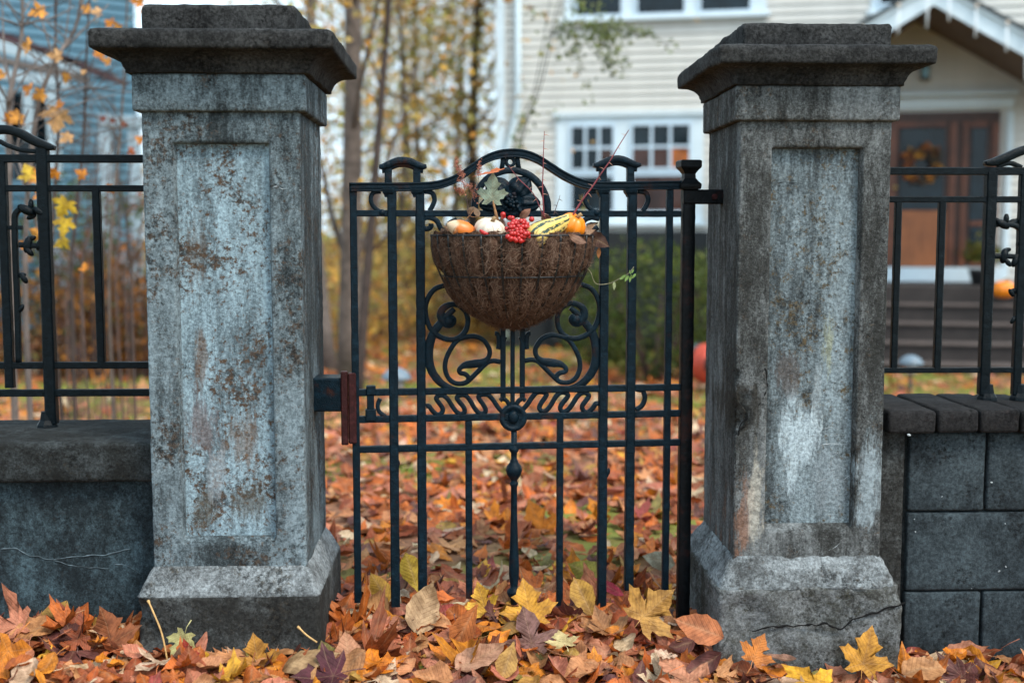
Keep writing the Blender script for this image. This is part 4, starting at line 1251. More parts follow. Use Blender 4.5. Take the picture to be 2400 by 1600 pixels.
def scatter_litter():
    r = np.random.default_rng(5)
    # near bed, under the single leaves, and just behind the gate
    hp = LeafHeap()
    for (n, x0, x1, y0, y1, zr, sz, lod) in ((3000, -1.9, 2.2, 2.7, 3.62, 0.022, (0.05, 0.14), 1), (700, -0.8, 1.15, 3.55, 4.3, 0.03, (0.095, 0.15), 1), (1500, -1.9, 2.4, 4.0, 6.0, 0.025, (0.09, 0.145), 1)):
        for _ in range(n):
            x, y = r.uniform(x0, x1), r.uniform(y0, y1)
            if blocked(x, y): continue
            k = r.choice(KINDS_, p=KW)
            P, T, uv, ve = shape_leaf(k, lod, r.uniform(*sz) * (0.62 if k == 'oak' else 1), r, 0.9)
            P = P @ rotmat(r.uniform(0, 6.3), r.normal(0.1, 0.3), r.normal(0, 0.3)).T + np.array([x, y, float(gh(x, y)) + r.uniform(0.0, zr)])
            hp.add(P, T, uv, ve, vary(PAL[r.choice(len(PAL), p=PW)][1], r))
    o = hp.build('leaf_litter'); tag(o, 'deep litter of crumpled autumn leaves around the gate', None, None, 'stuff')
    hp = LeafHeap()
    lawnx = lambda x, y: mnoise.noise(Vector((x * 0.45, y * 0.45, 3.3))) + 0.35 * mnoise.noise(Vector((x * 1.5, y * 1.5, 7.3)))
    for (n, y0, y1, lod, sz) in ((5200, 5.6, 10.0, 0, (0.10, 0.16)), (12000, 10.0, 24.0, 0, (0.11, 0.19))):
        for _ in range(n):
            y = r.uniform(y0, y1); x = r.uniform(-0.52 * y - 0.6, 0.56 * y + 0.6)
            if y > 6.5 and r.random() < 0.74 * float(sstep(-0.05, 0.2, lawnx(x, y) + 0.10 * float(sstep(8, 11, y)))): continue
            k = r.choice(['maple', 'ovate', 'obovate'])
            P, T, uv, ve = shape_leaf(k, lod, r.uniform(*sz), r, 0.8)
            P = P @ rotmat(r.uniform(0, 6.3), r.normal(0.12, 0.25), r.normal(0, 0.25)).T + np.array([x, y, float(gh(x, y)) + r.uniform(0.004, 0.04)])
            hp.add(P, T, uv, ve, vary(PAL[r.choice(len(PAL), p=PW)][1], r, 0.25))
    o = hp.build('lawn_leaves'); o.name = 'lawn_leaf_litter'; tag(o, 'autumn leaves strewn over the lawn behind the gate', None, None, 'stuff')
    # grass blades in the lawn
    n = 30000
    y = r.uniform(6.0, 20, n); x = r.uniform(-0.5, 0.55, n) * y
    keep = np.array([lawnx(a, b) > -0.1 for a, b in zip(x, y)]); x, y = x[keep], y[keep]; n = len(x)
    z = gh(x, y); h = r.uniform(0.03, 0.075, n); a = r.uniform(0, 6.3, n); w = 0.006
    V = np.zeros((n, 3, 3)); V[:, 0] = np.stack([x - w * np.cos(a), y - w * np.sin(a), z], 1); V[:, 1] = np.stack([x + w * np.cos(a), y + w * np.sin(a), z], 1)
    V[:, 2] = np.stack([x + r.normal(0, 0.02, n), y + r.normal(0, 0.02, n), z + h], 1)
    cc = np.stack([r.uniform(0.12, 0.26, n), r.uniform(0.16, 0.28, n), r.uniform(0.02, 0.06, n), np.ones(n)], 1)
    t = NT('grass_blade'); q = t.n('ShaderNodeAttribute', attribute_name='col'); t.done(q.outputs['Color'], 0.6, None, 0, 0.2)
    o = numpy_mesh('grass', V.reshape(-1, 3), np.arange(n * 3).reshape(-1, 3), t.m, {'col': (np.repeat(cc, 3, 0), 'FLOAT_COLOR')}); tag(o, 'short green grass between the fallen leaves behind the gate', None, None, 'stuff')
scatter_litter()

# ---- single leaves one can pick out in the foreground
def single_leaf(kind, size, col, loc, rot, label, r, curl=0.7, group=None, stem=0.0, cat='leaf', Rm=None, name='fallen_leaf'):
    P, T, uv, ve = shape_leaf(kind, 1, size, r, curl)
    hp = LeafHeap(); hp.add(P, T, uv, ve, col)
    if stem:
        base = np.array([0, -0.40 * size if kind in HALF else -0.5 * size, float(P[np.argmin(np.abs(uv[:, 0]) + np.abs(uv[:, 1] + 0.4)), 2])])
        m = MB(); m.tube([base, base + np.array([0.04 * size, -stem * 0.5, 0.02 * size]), base + np.array([0.0, -stem, 0.05 * size])], [0.0011, 0.0011, 0.0019], 5)
        V = np.array(m.v); TT = []
        for f in m.f:
            for k in range(1, len(f) - 1): TT.append((f[0], f[k], f[k + 1]))
        hp.add(V, np.array(TT), np.zeros((len(V), 2)), np.zeros(len(V)), tuple(min(0.8, c * 1.1 + 0.05) for c in col))
    Mx = Rm if Rm is not None else rotmat(*rot)
    hp.V = [np.concatenate(hp.V) @ Mx.T]; hp.T = [np.concatenate(hp.T)]
    o = hp.build(name)
    o.location = loc
    tag(o, label, cat, group)
    return o
LEAVES = 'loose fallen leaves in the foreground'
def face_cam(roll, back=0.35, turn=0.0):
    """leaf upright: its face towards the camera (-Y), leaning back, rolled by roll"""
    return rotmat(0, math.pi / 2 - back, 0) @ rotmat(roll, 0, 0) if turn == 0 else rotmat(turn, 0, 0) @ rotmat(0, math.pi / 2 - back, 0) @ rotmat(roll, 0, 0)
def hero_leaves():
    r = np.random.default_rng(21)
    H = [ # photo x, y (displayed px), depth Y, kind, size, colour, label, upright?, roll
     (1212, 1385, 3.60, 'maple', 0.135, (0.58, 0.29, 0.03), 'bright yellow maple leaf standing upright at the foot of the gate baluster', True, 0.15),
     (1500, 1395, 3.58, 'maple', 0.145, (0.46, 0.25, 0.06), 'large golden maple leaf leaning against the right-hand gate bars', True, -0.9),
     (1108, 1375, 3.66, 'maple', 0.10, (0.68, 0.38, 0.04), 'small yellow leaf left of the baluster foot', True, 0.4),
     (1990, 1495, 3.40, 'maple', 0.135, (0.52, 0.25, 0.03), 'dark golden maple leaf propped against the base of the cracked pillar', True, -0.35),
     (1850, 1553, 3.27, 'maple', 0.15, (0.68, 0.36, 0.03), 'bright yellow maple leaf lying at the bottom edge before the cracked pillar', False, 0.6),
     (1345, 1312, 3.95, 'ovate', 0.14, (0.24, 0.24, 0.035), 'olive green oval leaf behind the right gate bars', True, 1.2),
     (1395, 1345, 3.80, 'lance', 0.11, (0.50, 0.06, 0.10), 'narrow pink leaf behind the right gate bars', True, 1.0),
     (1535, 1505, 3.32, 'oak', 0.07, (0.60, 0.42, 0.30), 'small pale lobed oak leaf on the carpet before the gate', False, 1.2),
     (735, 1555, 3.22, 'maple', 0.14, (0.085, 0.022, 0.03), 'dark purple leaf at the bottom edge below the pale pillar', False, 1.8),
     (412, 1482, 3.34, 'maple', 0.085, (0.40, 0.38, 0.16), 'pale green small maple leaf before the plinth of the pale pillar', True, 2.7),
     (430, 1500, 3.31, 'maple', 0.075, (0.40, 0.05, 0.03), 'small red leaf before the plinth of the pale pillar', True, 0.3),
     (945, 1310, 3.78, 'obovate', 0.13, (0.38, 0.27, 0.03), 'yellow-green leaf upright behind the second gate bar', True, 0.3),
     (870, 1345, 3.76, 'ovate', 0.11, (0.42, 0.24, 0.03), 'ochre ribbed leaf beside the leftmost gate bars', True, 0.5),
     (1340, 1370, 3.68, 'obovate', 0.15, (0.40, 0.22, 0.035), 'ochre ribbed leaf standing between the right gate bars', True, 0.45),
     (1290, 1465, 3.40, 'maple', 0.08, (0.55, 0.46, 0.22), 'small pale yellow maple leaf right of the gate centre', False, 0.2),
     (975, 1390, 3.58, 'ovate', 0.16, (0.46, 0.31, 0.17), 'broad pale tan leaf leaning on the left gate bars', True, -0.4),
     (1065, 1445, 3.48, 'obovate', 0.16, (0.42, 0.13, 0.03), 'rust-orange ribbed leaf standing at the middle of the gate', True, 2.7),
     (1110, 1505, 3.34, 'ovate', 0.17, (0.44, 0.24, 0.15), 'long pinkish tan ribbed leaf lying before the gate', False, -1.0),
     (1165, 1520, 3.30, 'obovate', 0.11, (0.50, 0.29, 0.08), 'yellow-tan curled leaf lying before the gate', True, 2.9),
     (800, 1500, 3.36, 'ovate', 0.14, (0.46, 0.22, 0.12), 'tan ribbed leaf upright beside the plinth corner of the pale pillar', True, 0.1),
     (720, 1505, 3.30, 'ovate', 0.17, (0.34, 0.22, 0.11), 'grey-brown ribbed leaf lying before the pale pillar', False, -1.1),
     (435, 1540, 3.24, 'ovate', 0.15, (0.30, 0.075, 0.025), 'russet serrated leaf upright at the bottom edge before the pale pillar', True, 0.0),
     (250, 1450, 3.40, 'maple', 0.13, (0.26, 0.085, 0.03), 'brown maple leaf leaning on the damp wall', True, 0.4),
     (1215, 1450, 3.45, 'sycamore', 0.13, (0.25, 0.135, 0.115), 'purplish maple leaf curled before the gate baluster', True, 0.3),
     (1600, 1440, 3.42, 'ovate', 0.15, (0.42, 0.14, 0.05), 'large rust-red ribbed leaf beside the cracked pillar plinth', True, 1.2),
     (590, 1500, 3.30, 'maple', 0.10, (0.42, 0.20, 0.03), 'ochre maple leaf standing before the middle of the pale pillar', True, 0.2),
     (1510, 1285, 4.25, 'ovate', 0.12, (0.46, 0.47, 0.36), 'pale grey-green leaf behind the gate near the cracked pillar', True, 1.3),
     (1235, 1195, 4.9, 'maple', 0.17, (0.58, 0.20, 0.02), 'vivid orange maple leaf on the ground behind the gate', True, 0.4),
     (1740, 1490, 3.38, 'maple', 0.09, (0.50, 0.17, 0.03), 'small orange leaf touching the cracked pillar base', True, -0.6),
     (1560, 1545, 3.26, 'sycamore', 0.16, (0.47, 0.21, 0.12), 'large pinkish brown leaf with a hole at the bottom edge', False, 0.5),
     (2130, 1535, 3.30, 'ovate', 0.15, (0.42, 0.21, 0.09), 'pale tan boat-shaped leaf before the block wall', False, -1.3),
     (1790, 1510, 3.40, 'lance', 0.09, (0.24, 0.13, 0.09), 'grey-brown folded leaf at the cracked pillar base', False, 1.2)]
    for (x, y, Y, k, s, c, lab, up, roll) in H:
        p = onY(D(x), D(y), Y)
        zmin = float(gh(p.x, Y)) + 0.02
        Rm = face_cam(roll, 0.35 + r.uniform(-.1, .15), r.uniform(-.3, .3)) if up else rotmat(roll, 0.28, r.normal(0, 0.1))
        single_leaf(k, s, c, (p.x, p.y, max(p.z, zmin)), None, lab, r, 0.42 if up else 0.5, LEAVES, stem=s * 0.5 if k in ('maple', 'sycamore') else 0, Rm=Rm)
    return len(H)
nh = hero_leaves()
def zone(x, y):
    pl0, pl1 = dimL[0] - dimL[3], dimL[0] + dimL[3]; pr0, pr1 = dimR[0] - dimR[3], dimR[0] + dimR[3]
    row = 'near the camera' if y < 3.33 else ('close in' if y > 3.5 else 'midway')
    if x < pl0 - 0.05: w = 'before the damp wall'
    elif x < (pl0 + pl1) / 2: w = "before the pale pillar's left side"
    elif x < pl1 + 0.05: w = "before the pale pillar's right side"
    elif x < 0.0: w = 'before the left gate bars'
    elif x < 0.35: w = 'before the gate baluster'
    elif x < pr0 - 0.05: w = 'before the right gate bars'
    elif x < (pr0 + pr1) / 2: w = "before the cracked pillar's left side"
    elif x < pr1 + 0.05: w = "before the cracked pillar's right side"
    else: w = 'before the block wall'
    return w, row
def field_leaves(n):
    r = np.random.default_rng(33)
    KN = {'maple': 'maple', 'sycamore': 'star-shaped', 'oak': 'small oak', 'ovate': 'oval', 'obovate': 'broad-tipped', 'lance': 'narrow'}
    done = 0; pts = []; used_lab = set()
    while done < n:
        y = r.uniform(3.14, 3.74); x = r.uniform(-0.40 * y - 0.02, 0.475 * y)
        if blocked(x, y) or (y > 3.45 and not (dimL[0] + dimL[3] < x < dimR[0] - dimR[3]) and r.random() < 0.4): continue
        if any((x - a) ** 2 + (y - b) ** 2 < 0.045 ** 2 for a, b in pts): continue
        pts.append((x, y))
        k = r.choice(KINDS_, p=KW)
        ci = r.choice(len(PAL), p=PW)
        s = r.uniform(0.075, 0.142) * (0.6 if k == 'oak' else 1)
        if r.random() < 0.08: Rm = rotmat(r.uniform(-.6, .6), 0, 0) @ rotmat(0, r.uniform(0.55, 1.15), 0) @ rotmat(r.uniform(0, 6.3), 0, 0)
        else: Rm = rotmat(r.uniform(0, 6.3), r.normal(0.2, 0.2), r.normal(0, 0.2))
        w, row = zone(x, y)
        sz = 'large' if s > 0.12 else ('small' if s < 0.095 else 'mid-sized')
        lab = f'{sz} {PAL[ci][0]} {KN[k]} leaf {w}, {row}'
        while lab in used_lab: lab = lab.replace(' leaf ', r.choice([' crumpled leaf ', ' curled leaf ', ' tilted leaf ', ' folded leaf ', ' withered leaf ']), 1) if ' leaf ' in lab and ' crumpled' not in lab and ' curled' not in lab and ' tilted' not in lab and ' folded' not in lab and ' withered' not in lab else lab + ' too'
        used_lab.add(lab)
        single_leaf(k, s, vary(PAL[ci][1], r), (x, y, float(gh(x, y)) + r.uniform(0.025, 0.05)), None, lab, r, 1.05, LEAVES, stem=(s * r.uniform(0.3, 0.7) if r.random() < 0.35 else 0), Rm=Rm)
        done += 1
field_leaves(300 - nh)
# bare stalks standing out of the leaves
for (pts, lab) in ((((340, 1378), (352, 1405), (372, 1455), (386, 1525)), 'long straw-coloured leaf stalk leaning on the chipped plinth of the pale pillar'), (((684, 1438), (705, 1458), (728, 1474)), 'short straw-coloured stalk before the plinth of the pale pillar')):
    m = MB(); P = [onY(D(x), D(y), 3.36 - 0.05 * i / len(pts)) for i, (x, y) in enumerate(pts)]
    o0 = P[-1]; c = catmull([tuple(p - o0) for p in P], 5)
    m.tube(c, [0.0042 if i < 2 else 0.0026 for i in range(len(c))], 7)
    tag(m.build('leaf_stalk', plain('straw', (0.50, 0.30, 0.11), 0.6, 0.25, 80), None, True, o0), lab, 'stalk')

# ================================================================ basket filling
def W(p): return Vector(basket.location) + GU * p.x + GN * p.y + Vector((0, 0, p.z))
def put(o, x, y, dy):
    p = BL(*C2(x, y), dy); o.location = W(p); return o
S2 = 3.58 / F / 3.733            # metres per crop pixel near the basket front
def pumpkin(name, label, x, y, dy, rx, rz, nrib, mat, stem_mat, tilt=(0, 0, 0), depth=0.10, cat='pumpkin', parent_scale=1):
    root = empty(name); put(root, x, y, dy); root.rotation_euler = tilt
    tag(root, label, cat)
    m = MB(); V = []; NR, NS = 18, nrib * 6
    for i in range(NR + 1):
        th = math.pi * i / NR
        for k in range(NS):
            a = 2 * math.pi * k / NS
            rib = 1 - depth * (abs(math.cos(a * nrib / 2)) ** 5)
            dim = 1 - 0.28 * math.exp(-(math.sin(th) / 0.35) ** 2)
            V.append((rx * rib * math.sin(th) * math.cos(a), rx * rib * math.sin(th) * math.sin(a), rz * math.cos(th) * dim * (1 - 0.3 * (1 - rib))))
    fs = [(i * NS + k, (i + 1) * NS + k, (i + 1) * NS + (k + 1) % NS, i * NS + (k + 1) % NS) for i in range(NR) for k in range(NS)]
    m.add(V, fs); m.build('skin', mat, root, True)
    if stem_mat:
        m = MB(); m.tube([(0, 0, rz * 0.6), (0.002, 0.001, rz * 0.9), (0.006, -0.002, rz * 1.15)], [0.008, 0.0055, 0.0065], 7); m.build('stem', stem_mat, root, True)
    return root
stemM = plain('dry_stem', (0.26, 0.16, 0.07), 0.8, 0.4, 50)
whiteM = plain('white_pumpkin_skin', (0.66, 0.56, 0.44), 0.45, 0.14, 18)
orangeM = plain('orange_pumpkin_skin', (0.80, 0.22, 0.008), 0.38, 0.12, 18)
pumpkin('white_pumpkin', 'small ribbed white pumpkin in the basket beside the red berries', 742, 590, -0.135, 138 * S2, 100 * S2, 10, whiteM, stemM, (R(20), R(8), 0.3), 0.13)
pumpkin('orange_pumpkin', 'small bright orange pumpkin at the right end of the basket', 1455, 562, -0.105, 125 * S2, 122 * S2, 8, orangeM, stemM, (R(25), R(25), 0.2), 0.10)
# small orange gourd with pale tip
t = NT('orange_gourd_skin'); sp = t.n('ShaderNodeSeparateXYZ'); t.l(t.coord(), sp.inputs[0])
t.done(t.mix(t.ramp(t.math('ADD', sp.outputs[2], t.math('MULTIPLY', t.noise(60, 4), 0.02)), 0.024, 0.034), (0.62, 0.16, 0.02), (0.58, 0.42, 0.27)), 0.4)
og = empty('orange_gourd'); put(og, 488, 590, -0.13); og.rotation_euler = (0, R(-68), 0.2); tag(og, 'little orange gourd with a pale tip at the left end of the basket', 'gourd')
m = MB(); m.lathe([(0.002, -0.040), (0.022, -0.034), (0.028, -0.012), (0.026, 0.012), (0.018, 0.03), (0.009, 0.041), (0.003, 0.046)], (0, 0, 0), 18); m.build('skin', t.m, og, True)
# striped gourd
t = NT('striped_gourd_skin'); sp = t.n('ShaderNodeSeparateXYZ'); t.l(t.coord(), sp.inputs[0])
an = t.math('ARCTAN2', sp.outputs[1], sp.outputs[0])
wv = t.math('SINE', t.math('ADD', t.math('MULTIPLY', an, 9.0), t.math('MULTIPLY', t.noise(45, 4, 0.7), 3.0)))
sp2 = t.noise(90, 4, 0.7, t.coord(scale=(1, 1, 0.6)))
c = t.mix(t.ramp(wv, 0.25, 0.5), (0.60, 0.42, 0.10), (0.018, 0.045, 0.03))
c = t.mix(t.ramp(sp2, 0.52, 0.58), c, (0.64, 0.47, 0.14))
t.done(c, 0.4, t.bump(t.noise(80, 3), 0.3, 0.002))
sg = empty('striped_gourd'); p0, p1 = BL(*C2(1095, 680), -0.205), BL(*C2(1440, 495), -0.11); sg.location = W(p0 * 0.5 + p1 * 0.5)
dv = (GU * (p1.x - p0.x) + GN * (p1.y - p0.y) + Vector((0, 0, p1.z - p0.z))); sg.rotation_euler = dv.to_track_quat('Z', 'Y').to_euler()
tag(sg, 'yellow and dark green striped club-shaped gourd lying across the basket rim', 'gourd')
L_ = dv.length / 2
m = MB(); V = []; pr = [(0.004, -1.05), (0.026, -0.97), (0.036, -0.75), (0.037, -0.45), (0.033, -0.1), (0.026, 0.25), (0.021, 0.6), (0.017, 0.9), (0.012, 0.99), (0.004, 1.03)]
NS = 40
cp = catmull(pr, 4)
for (r_, s_) in cp:
    for k in range(NS):
        a = 2 * math.pi * k / NS; rr = r_ * (1 + 0.05 * abs(math.cos(a * 5)))
        V.append((rr * math.cos(a), rr * math.sin(a), s_ * L_))
m.add(V, [(i * NS + k, i * NS + (k + 1) % NS, (i + 1) * NS + (k + 1) % NS, (i + 1) * NS + k) for i in range(len(cp) - 1) for k in range(NS)]); m.build('skin', t.m, sg, True)
m = MB(); m.tube([(0, 0, L_ * 0.98), (0.003, 0, L_ * 1.08)], [0.012, 0.009], 8); m.build('stem', plain('gourd_stem', (0.10, 0.11, 0.05), 0.8, 0.4, 60), sg, True)
# red berries
berryM = plain('red_berry_skin', (0.40, 0.014, 0.012), 0.25, 0.5, 22)
bme = MB(); bme.ball((0, 0, 0), 1.0, 12, 9); 
def berry_sprig(label, pts, x0, y0, dy0):
    root = empty('berry_sprig'); put(root, x0, y0, dy0); root.rotation_euler = (0, 0, GA); tag(root, label, 'berries')
    o0 = BL(*C2(x0, y0), dy0); first = None
    for (x, y, dy, r_) in pts:
        q = BL(*C2(x, y), dy) - o0
        if first is None:
            first = bme.build('berry', berryM, root, True); b = first
        else:
            b = first.copy(); COL.objects.link(b); b.parent = root
        b.location = q; b.scale = (r_, r_, r_); b.rotation_euler = (random.uniform(-1, 1), random.uniform(-1, 1), 0)
        m = MB(); m.tube([q + Vector((0, 0.003, 0)), q * 0.5 + Vector((0, 0.01, -0.01)), Vector((0, 0.012, -0.012))], 0.0009, 4); m.build('stalk', stemM, root)
    return root
rb = random.Random(4)
pts = []
for _ in range(1200):
    a, d = rb.uniform(0, 6.28), math.sqrt(rb.random())
    x, y = 985 + 108 * d * math.cos(a), 605 + 92 * d * math.sin(a)
    if y > 690: continue
    dy = -0.185 - 0.03 * (1 - d) if y < 612 else -0.228
    if all((x - p[0]) ** 2 + (y - p[1]) ** 2 + ((dy - p[2]) / S2) ** 2 * 0.5 < 1e9 and (x - p[0]) ** 2 + (y - p[1]) ** 2 > 23 ** 2 for p in pts): pts.append((x, y, dy - rb.uniform(0, 0.012), rb.uniform(19, 24) * S2))
pts += [(855, 458, -0.14, 24 * S2), (858, 480, -0.135, 22 * S2), (915, 488, -0.14, 22 * S2), (935, 490, -0.145, 22 * S2), (1105, 500, -0.15, 24 * S2), (1110, 575, -0.17, 23 * S2), (1140, 568, -0.17, 22 * S2), (1040, 515, -0.15, 22 * S2), (1010, 520, -0.15, 20 * S2), (920, 675, -0.238, 22 * S2), (970, 685, -0.238, 22 * S2), (1020, 690, -0.238, 18 * S2)]
berry_sprig('dense cluster of shiny red berries in the middle of the basket', pts, 990, 640, -0.16)
berry_sprig('few red berries lying in front of the white pumpkin', [(675, 612, -0.205, 18 * S2), (693, 622, -0.207, 17 * S2), (712, 628, -0.207, 16 * S2), (755, 634, -0.208, 13 * S2), (800, 636, -0.208, 12 * S2), (660, 600, -0.2, 13 * S2)], 700, 640, -0.19)
# leaves and stems in the basket
r9 = np.random.default_rng(9)
def basket_leaf(kind, x, y, dy, size, col, label, Rm, curl=0.5, stem=0.0, name='dry_leaf'):
    o = single_leaf(kind, size, col, W(BL(*C2(x, y), dy)), None, label, r9, curl, None, stem, 'leaf', Rm, name); return o
gl = empty('green_maple_leaf', W(BL(*C2(790, 420), -0.1)), GA); tag(gl, 'grey-green maple leaf upright on a brown stalk in the basket', 'leaf')
P, T, uv, ve = shape_leaf('maple', 1, 0.088, np.random.default_rng(3), 0.06)
P = P @ face_cam(-0.05, 0.05).T + np.array(list(BL(*C2(762, 235), -0.1) - BL(*C2(790, 420), -0.1)))
hp = LeafHeap(); hp.add(P, T, uv, ve, (0.26, 0.34, 0.26)); hp.build('blade', gl)
m = MB(); o0 = BL(*C2(790, 420), -0.1); m.tube([BL(*C2(x, y), -0.1) - o0 for x, y in ((768, 335), (780, 400), (795, 460), (812, 525))], [0.0028, 0.0036, 0.0045, 0.0052], 7); m.build('stalk', plain('brown_stalk', (0.27, 0.13, 0.05), 0.7, 0.4, 60), gl, True)
basket_leaf('maple', 715, 95, -0.09, 0.088, (0.62, 0.16, 0.04), 'orange maple leaf seen edge-on above the green leaf', rotmat(1.2, 0.14, -0.24), 0.1)
BR = (0.17, 0.085, 0.05)
for i, (k, x, y, dy, s, c, lab, Rm, cu) in enumerate([
    ('ovate', 1055, 445, -0.10, 0.045, (0.22, 0.10, 0.065), 'brown curled leaf tip behind the red berries', face_cam(-0.8, 0.1), 1.1),
    ('ovate', 1225, 500, -0.10, 0.05, (0.20, 0.10, 0.07), 'brown folded leaf at the foot of the thorny stems', face_cam(0.5, 0.2), 1.2),
    ('lance', 1490, 668, -0.20, 0.06, (0.22, 0.12, 0.08), 'narrow curled brown leaf over the rim below the orange pumpkin', face_cam(1.1, 0.2, 0.3), 0.9),
    ('ovate', 1700, 690, -0.06, 0.075, (0.085, 0.042, 0.03), 'dark brown withered leaf hanging over the right end of the rim', face_cam(-2.1, 0.1), 0.9),
    ('lance', 1692, 800, -0.05, 0.034, (0.44, 0.18, 0.06), 'small orange-brown leaf scrap hanging at the right side of the basket', face_cam(3.1, 0.0), 0.5),
    ('lance', 1600, 580, -0.09, 0.06, (0.36, 0.24, 0.15), 'pale dry curled leaf right of the orange pumpkin', face_cam(-1.0, 0.2), 1.0),
    ('lance', 1570, 625, -0.11, 0.075, (0.30, 0.19, 0.12), 'tan shrivelled leaf in front of the orange pumpkin', face_cam(-1.25, 0.2), 1.0),
    ('ovate', 620, 430, -0.08, 0.034, (0.38, 0.26, 0.17), 'pale dried leaflet above the left end of the basket', face_cam(0.5, 0.2), 1.2),
    ('ovate', 575, 415, -0.08, 0.028, (0.34, 0.22, 0.14), 'tiny dried leaflet beside the feathery seed head', face_cam(-0.7, 0.2), 1.2),
    ('ovate', 400, 585, -0.10, 0.05, (0.24, 0.15, 0.10), 'brown crumpled leaf left of the little orange gourd', face_cam(1.3, 0.5), 1.2),
    ('lance', 1640, 545, -0.06, 0.04, (0.07, 0.06, 0.055), 'dark shrivelled leaf at the far right of the basket', face_cam(-1.4, 0.3), 1.0),
    ('ovate', 845, 545, -0.12, 0.045, (0.15, 0.08, 0.055), 'dark brown leaf wedged between pumpkin and berries', face_cam(0.2, 0.3), 1.0),
    ('ovate', 1150, 640, -0.205, 0.045, (0.25, 0.16, 0.10), 'brown scrap of leaf on the striped gourd', face_cam(1.2, 0.4), 1.0)]):
    basket_leaf(k, x, y, dy, s, c, lab, Rm, cu)
def stems(name, label, cat, paths, mat, thorn=None, extra=None):
    x0, y0, dy0 = paths[0][0][0]
    o0 = BL(*C2(x0, y0), dy0)
    root = empty(name, W(o0), GA); tag(root, label, cat)
    for pts, r0, r1, nth in paths:
        P = [BL(*C2(x, y), dy) - o0 for x, y, dy in pts]
        c = catmull([tuple(p) for p in P], 8); n = len(c)
        m = MB(); m.tube(c, [r0 + (r1 - r0) * i / (n - 1) for i in range(n)], 6); m.build('stem', mat, root, True)
        for j in range(nth):
            i = int((j + 0.6) / nth * (n - 2)); q = Vector(c[i]); tdir = (Vector(c[i + 1]) - q).normalized()
            sd = Vector((-tdir.z, 0, tdir.x)) * (1 if j % 2 else -1)
            e = q + sd * random.uniform(0.010, 0.017) - tdir * 0.003 + Vector((0, random.uniform(-.006, .003), 0))
            m = MB(); m.tube([q, q * 0.5 + e * 0.5 + tdir * 0.0012, e], [0.0013, 0.0008, 0.0002], 5); m.build('thorn', thorn, root)
    return root
redM = plain('red_bramble_bark', (0.17, 0.022, 0.028), 0.5, 0.4, 40); thM = plain('thorn', (0.40, 0.20, 0.13), 0.5, 0.3, 80); dkM = plain('dark_twig_bark', (0.06, 0.03, 0.025), 0.7, 0.4, 60)
stems('bramble_stem', 'straight thorny red stem rising from the middle of the basket', 'stem', [([(1212, 480, -0.11), (1205, 330, -0.11), (1200, 200, -0.11), (1205, 80, -0.11), (1208, -60, -0.11), (1212, -170, -0.11), (1216, -270, -0.11)], 0.0024, 0.0009, 11)], redM, thM)
stems('bramble_stem', 'thorny red stem slanting up to the right over the gate loop', 'stem', [([(1465, 465, -0.12), (1550, 330, -0.12), (1640, 210, -0.12), (1720, 90, -0.12), (1790, -10, -0.12), (1860, -130, -0.12), (1955, -280, -0.12)], 0.0032, 0.0012, 10)], redM, thM)
stems('bramble_stem', 'thin arching dark red stem crossing the cast foliage ornament', 'stem', [([(1235, 510, -0.10), (1195, 440, -0.10), (1140, 310, -0.09), (1085, 235, -0.09), (1000, 155, -0.09), (935, 75, -0.09), (905, 30, -0.09)], 0.0018, 0.0010, 5)], redM, thM)
stems('dark_twig', 'short dark bare twig right of the arch', 'twig', [([(1298, 460, -0.10), (1315, 410, -0.10), (1335, 350, -0.10), (1355, 288, -0.10)], 0.0014, 0.0006, 3)], dkM, dkM)
# feathery dried seed head
fe = stems('seed_head', 'feathery rust-brown dried seed head rising from the left end of the basket', 'seed head', [([(560, 560, -0.10), (550, 430, -0.10), (535, 310, -0.10), (505, 180, -0.10), (470, 60, -0.10), (440, -20, -0.10)], 0.0013, 0.0005, 0), ([(545, 400, -0.10), (580, 330, -0.10), (620, 260, -0.10), (640, 150, -0.1), (655, 10, -0.1)], 0.0010, 0.0004, 0)], dkM)
V, T = [], []
o0 = BL(*C2(560, 560), -0.10)
def fluff(cx, cy, sx, sy, n, dy=-0.10):
    for _ in range(n):
        x, y = random.gauss(cx, sx), random.gauss(cy, sy)
        p = BL(*C2(x, y), dy + random.uniform(-.012, .012)) - o0
        s = random.uniform(0.0018, 0.0036); b = len(V)
        for _k in range(4): V.append((p.x + random.uniform(-s, s), p.y + random.uniform(-s, s), p.z + random.uniform(-s, s)))
        T.extend([(b, b + 1, b + 2), (b, b + 2, b + 3), (b + 1, b + 2, b + 3), (b, b + 1, b + 3)])
for (cx, cy, sx, sy, n) in ((445, 0, 9, 22, 60), (460, 50, 14, 20, 90), (480, 90, 16, 14, 70), (505, 110, 12, 8, 35), (480, 160, 18, 14, 60), (520, 200, 28, 10, 60), (470, 245, 26, 12, 120), (500, 265, 22, 12, 90), (560, 215, 16, 8, 25), (600, 245, 24, 14, 50), (610, 300, 22, 18, 60), (650, 30, 8, 26, 60), (640, 80, 10, 22, 50)):
    fluff(cx, cy, sx, sy, n)
o = numpy_mesh('floret', V, T, plain('rust_floret', (0.36, 0.13, 0.08), 0.9, 0.4, 90), parent=fe); tag(o, None, None, None, 'stuff')
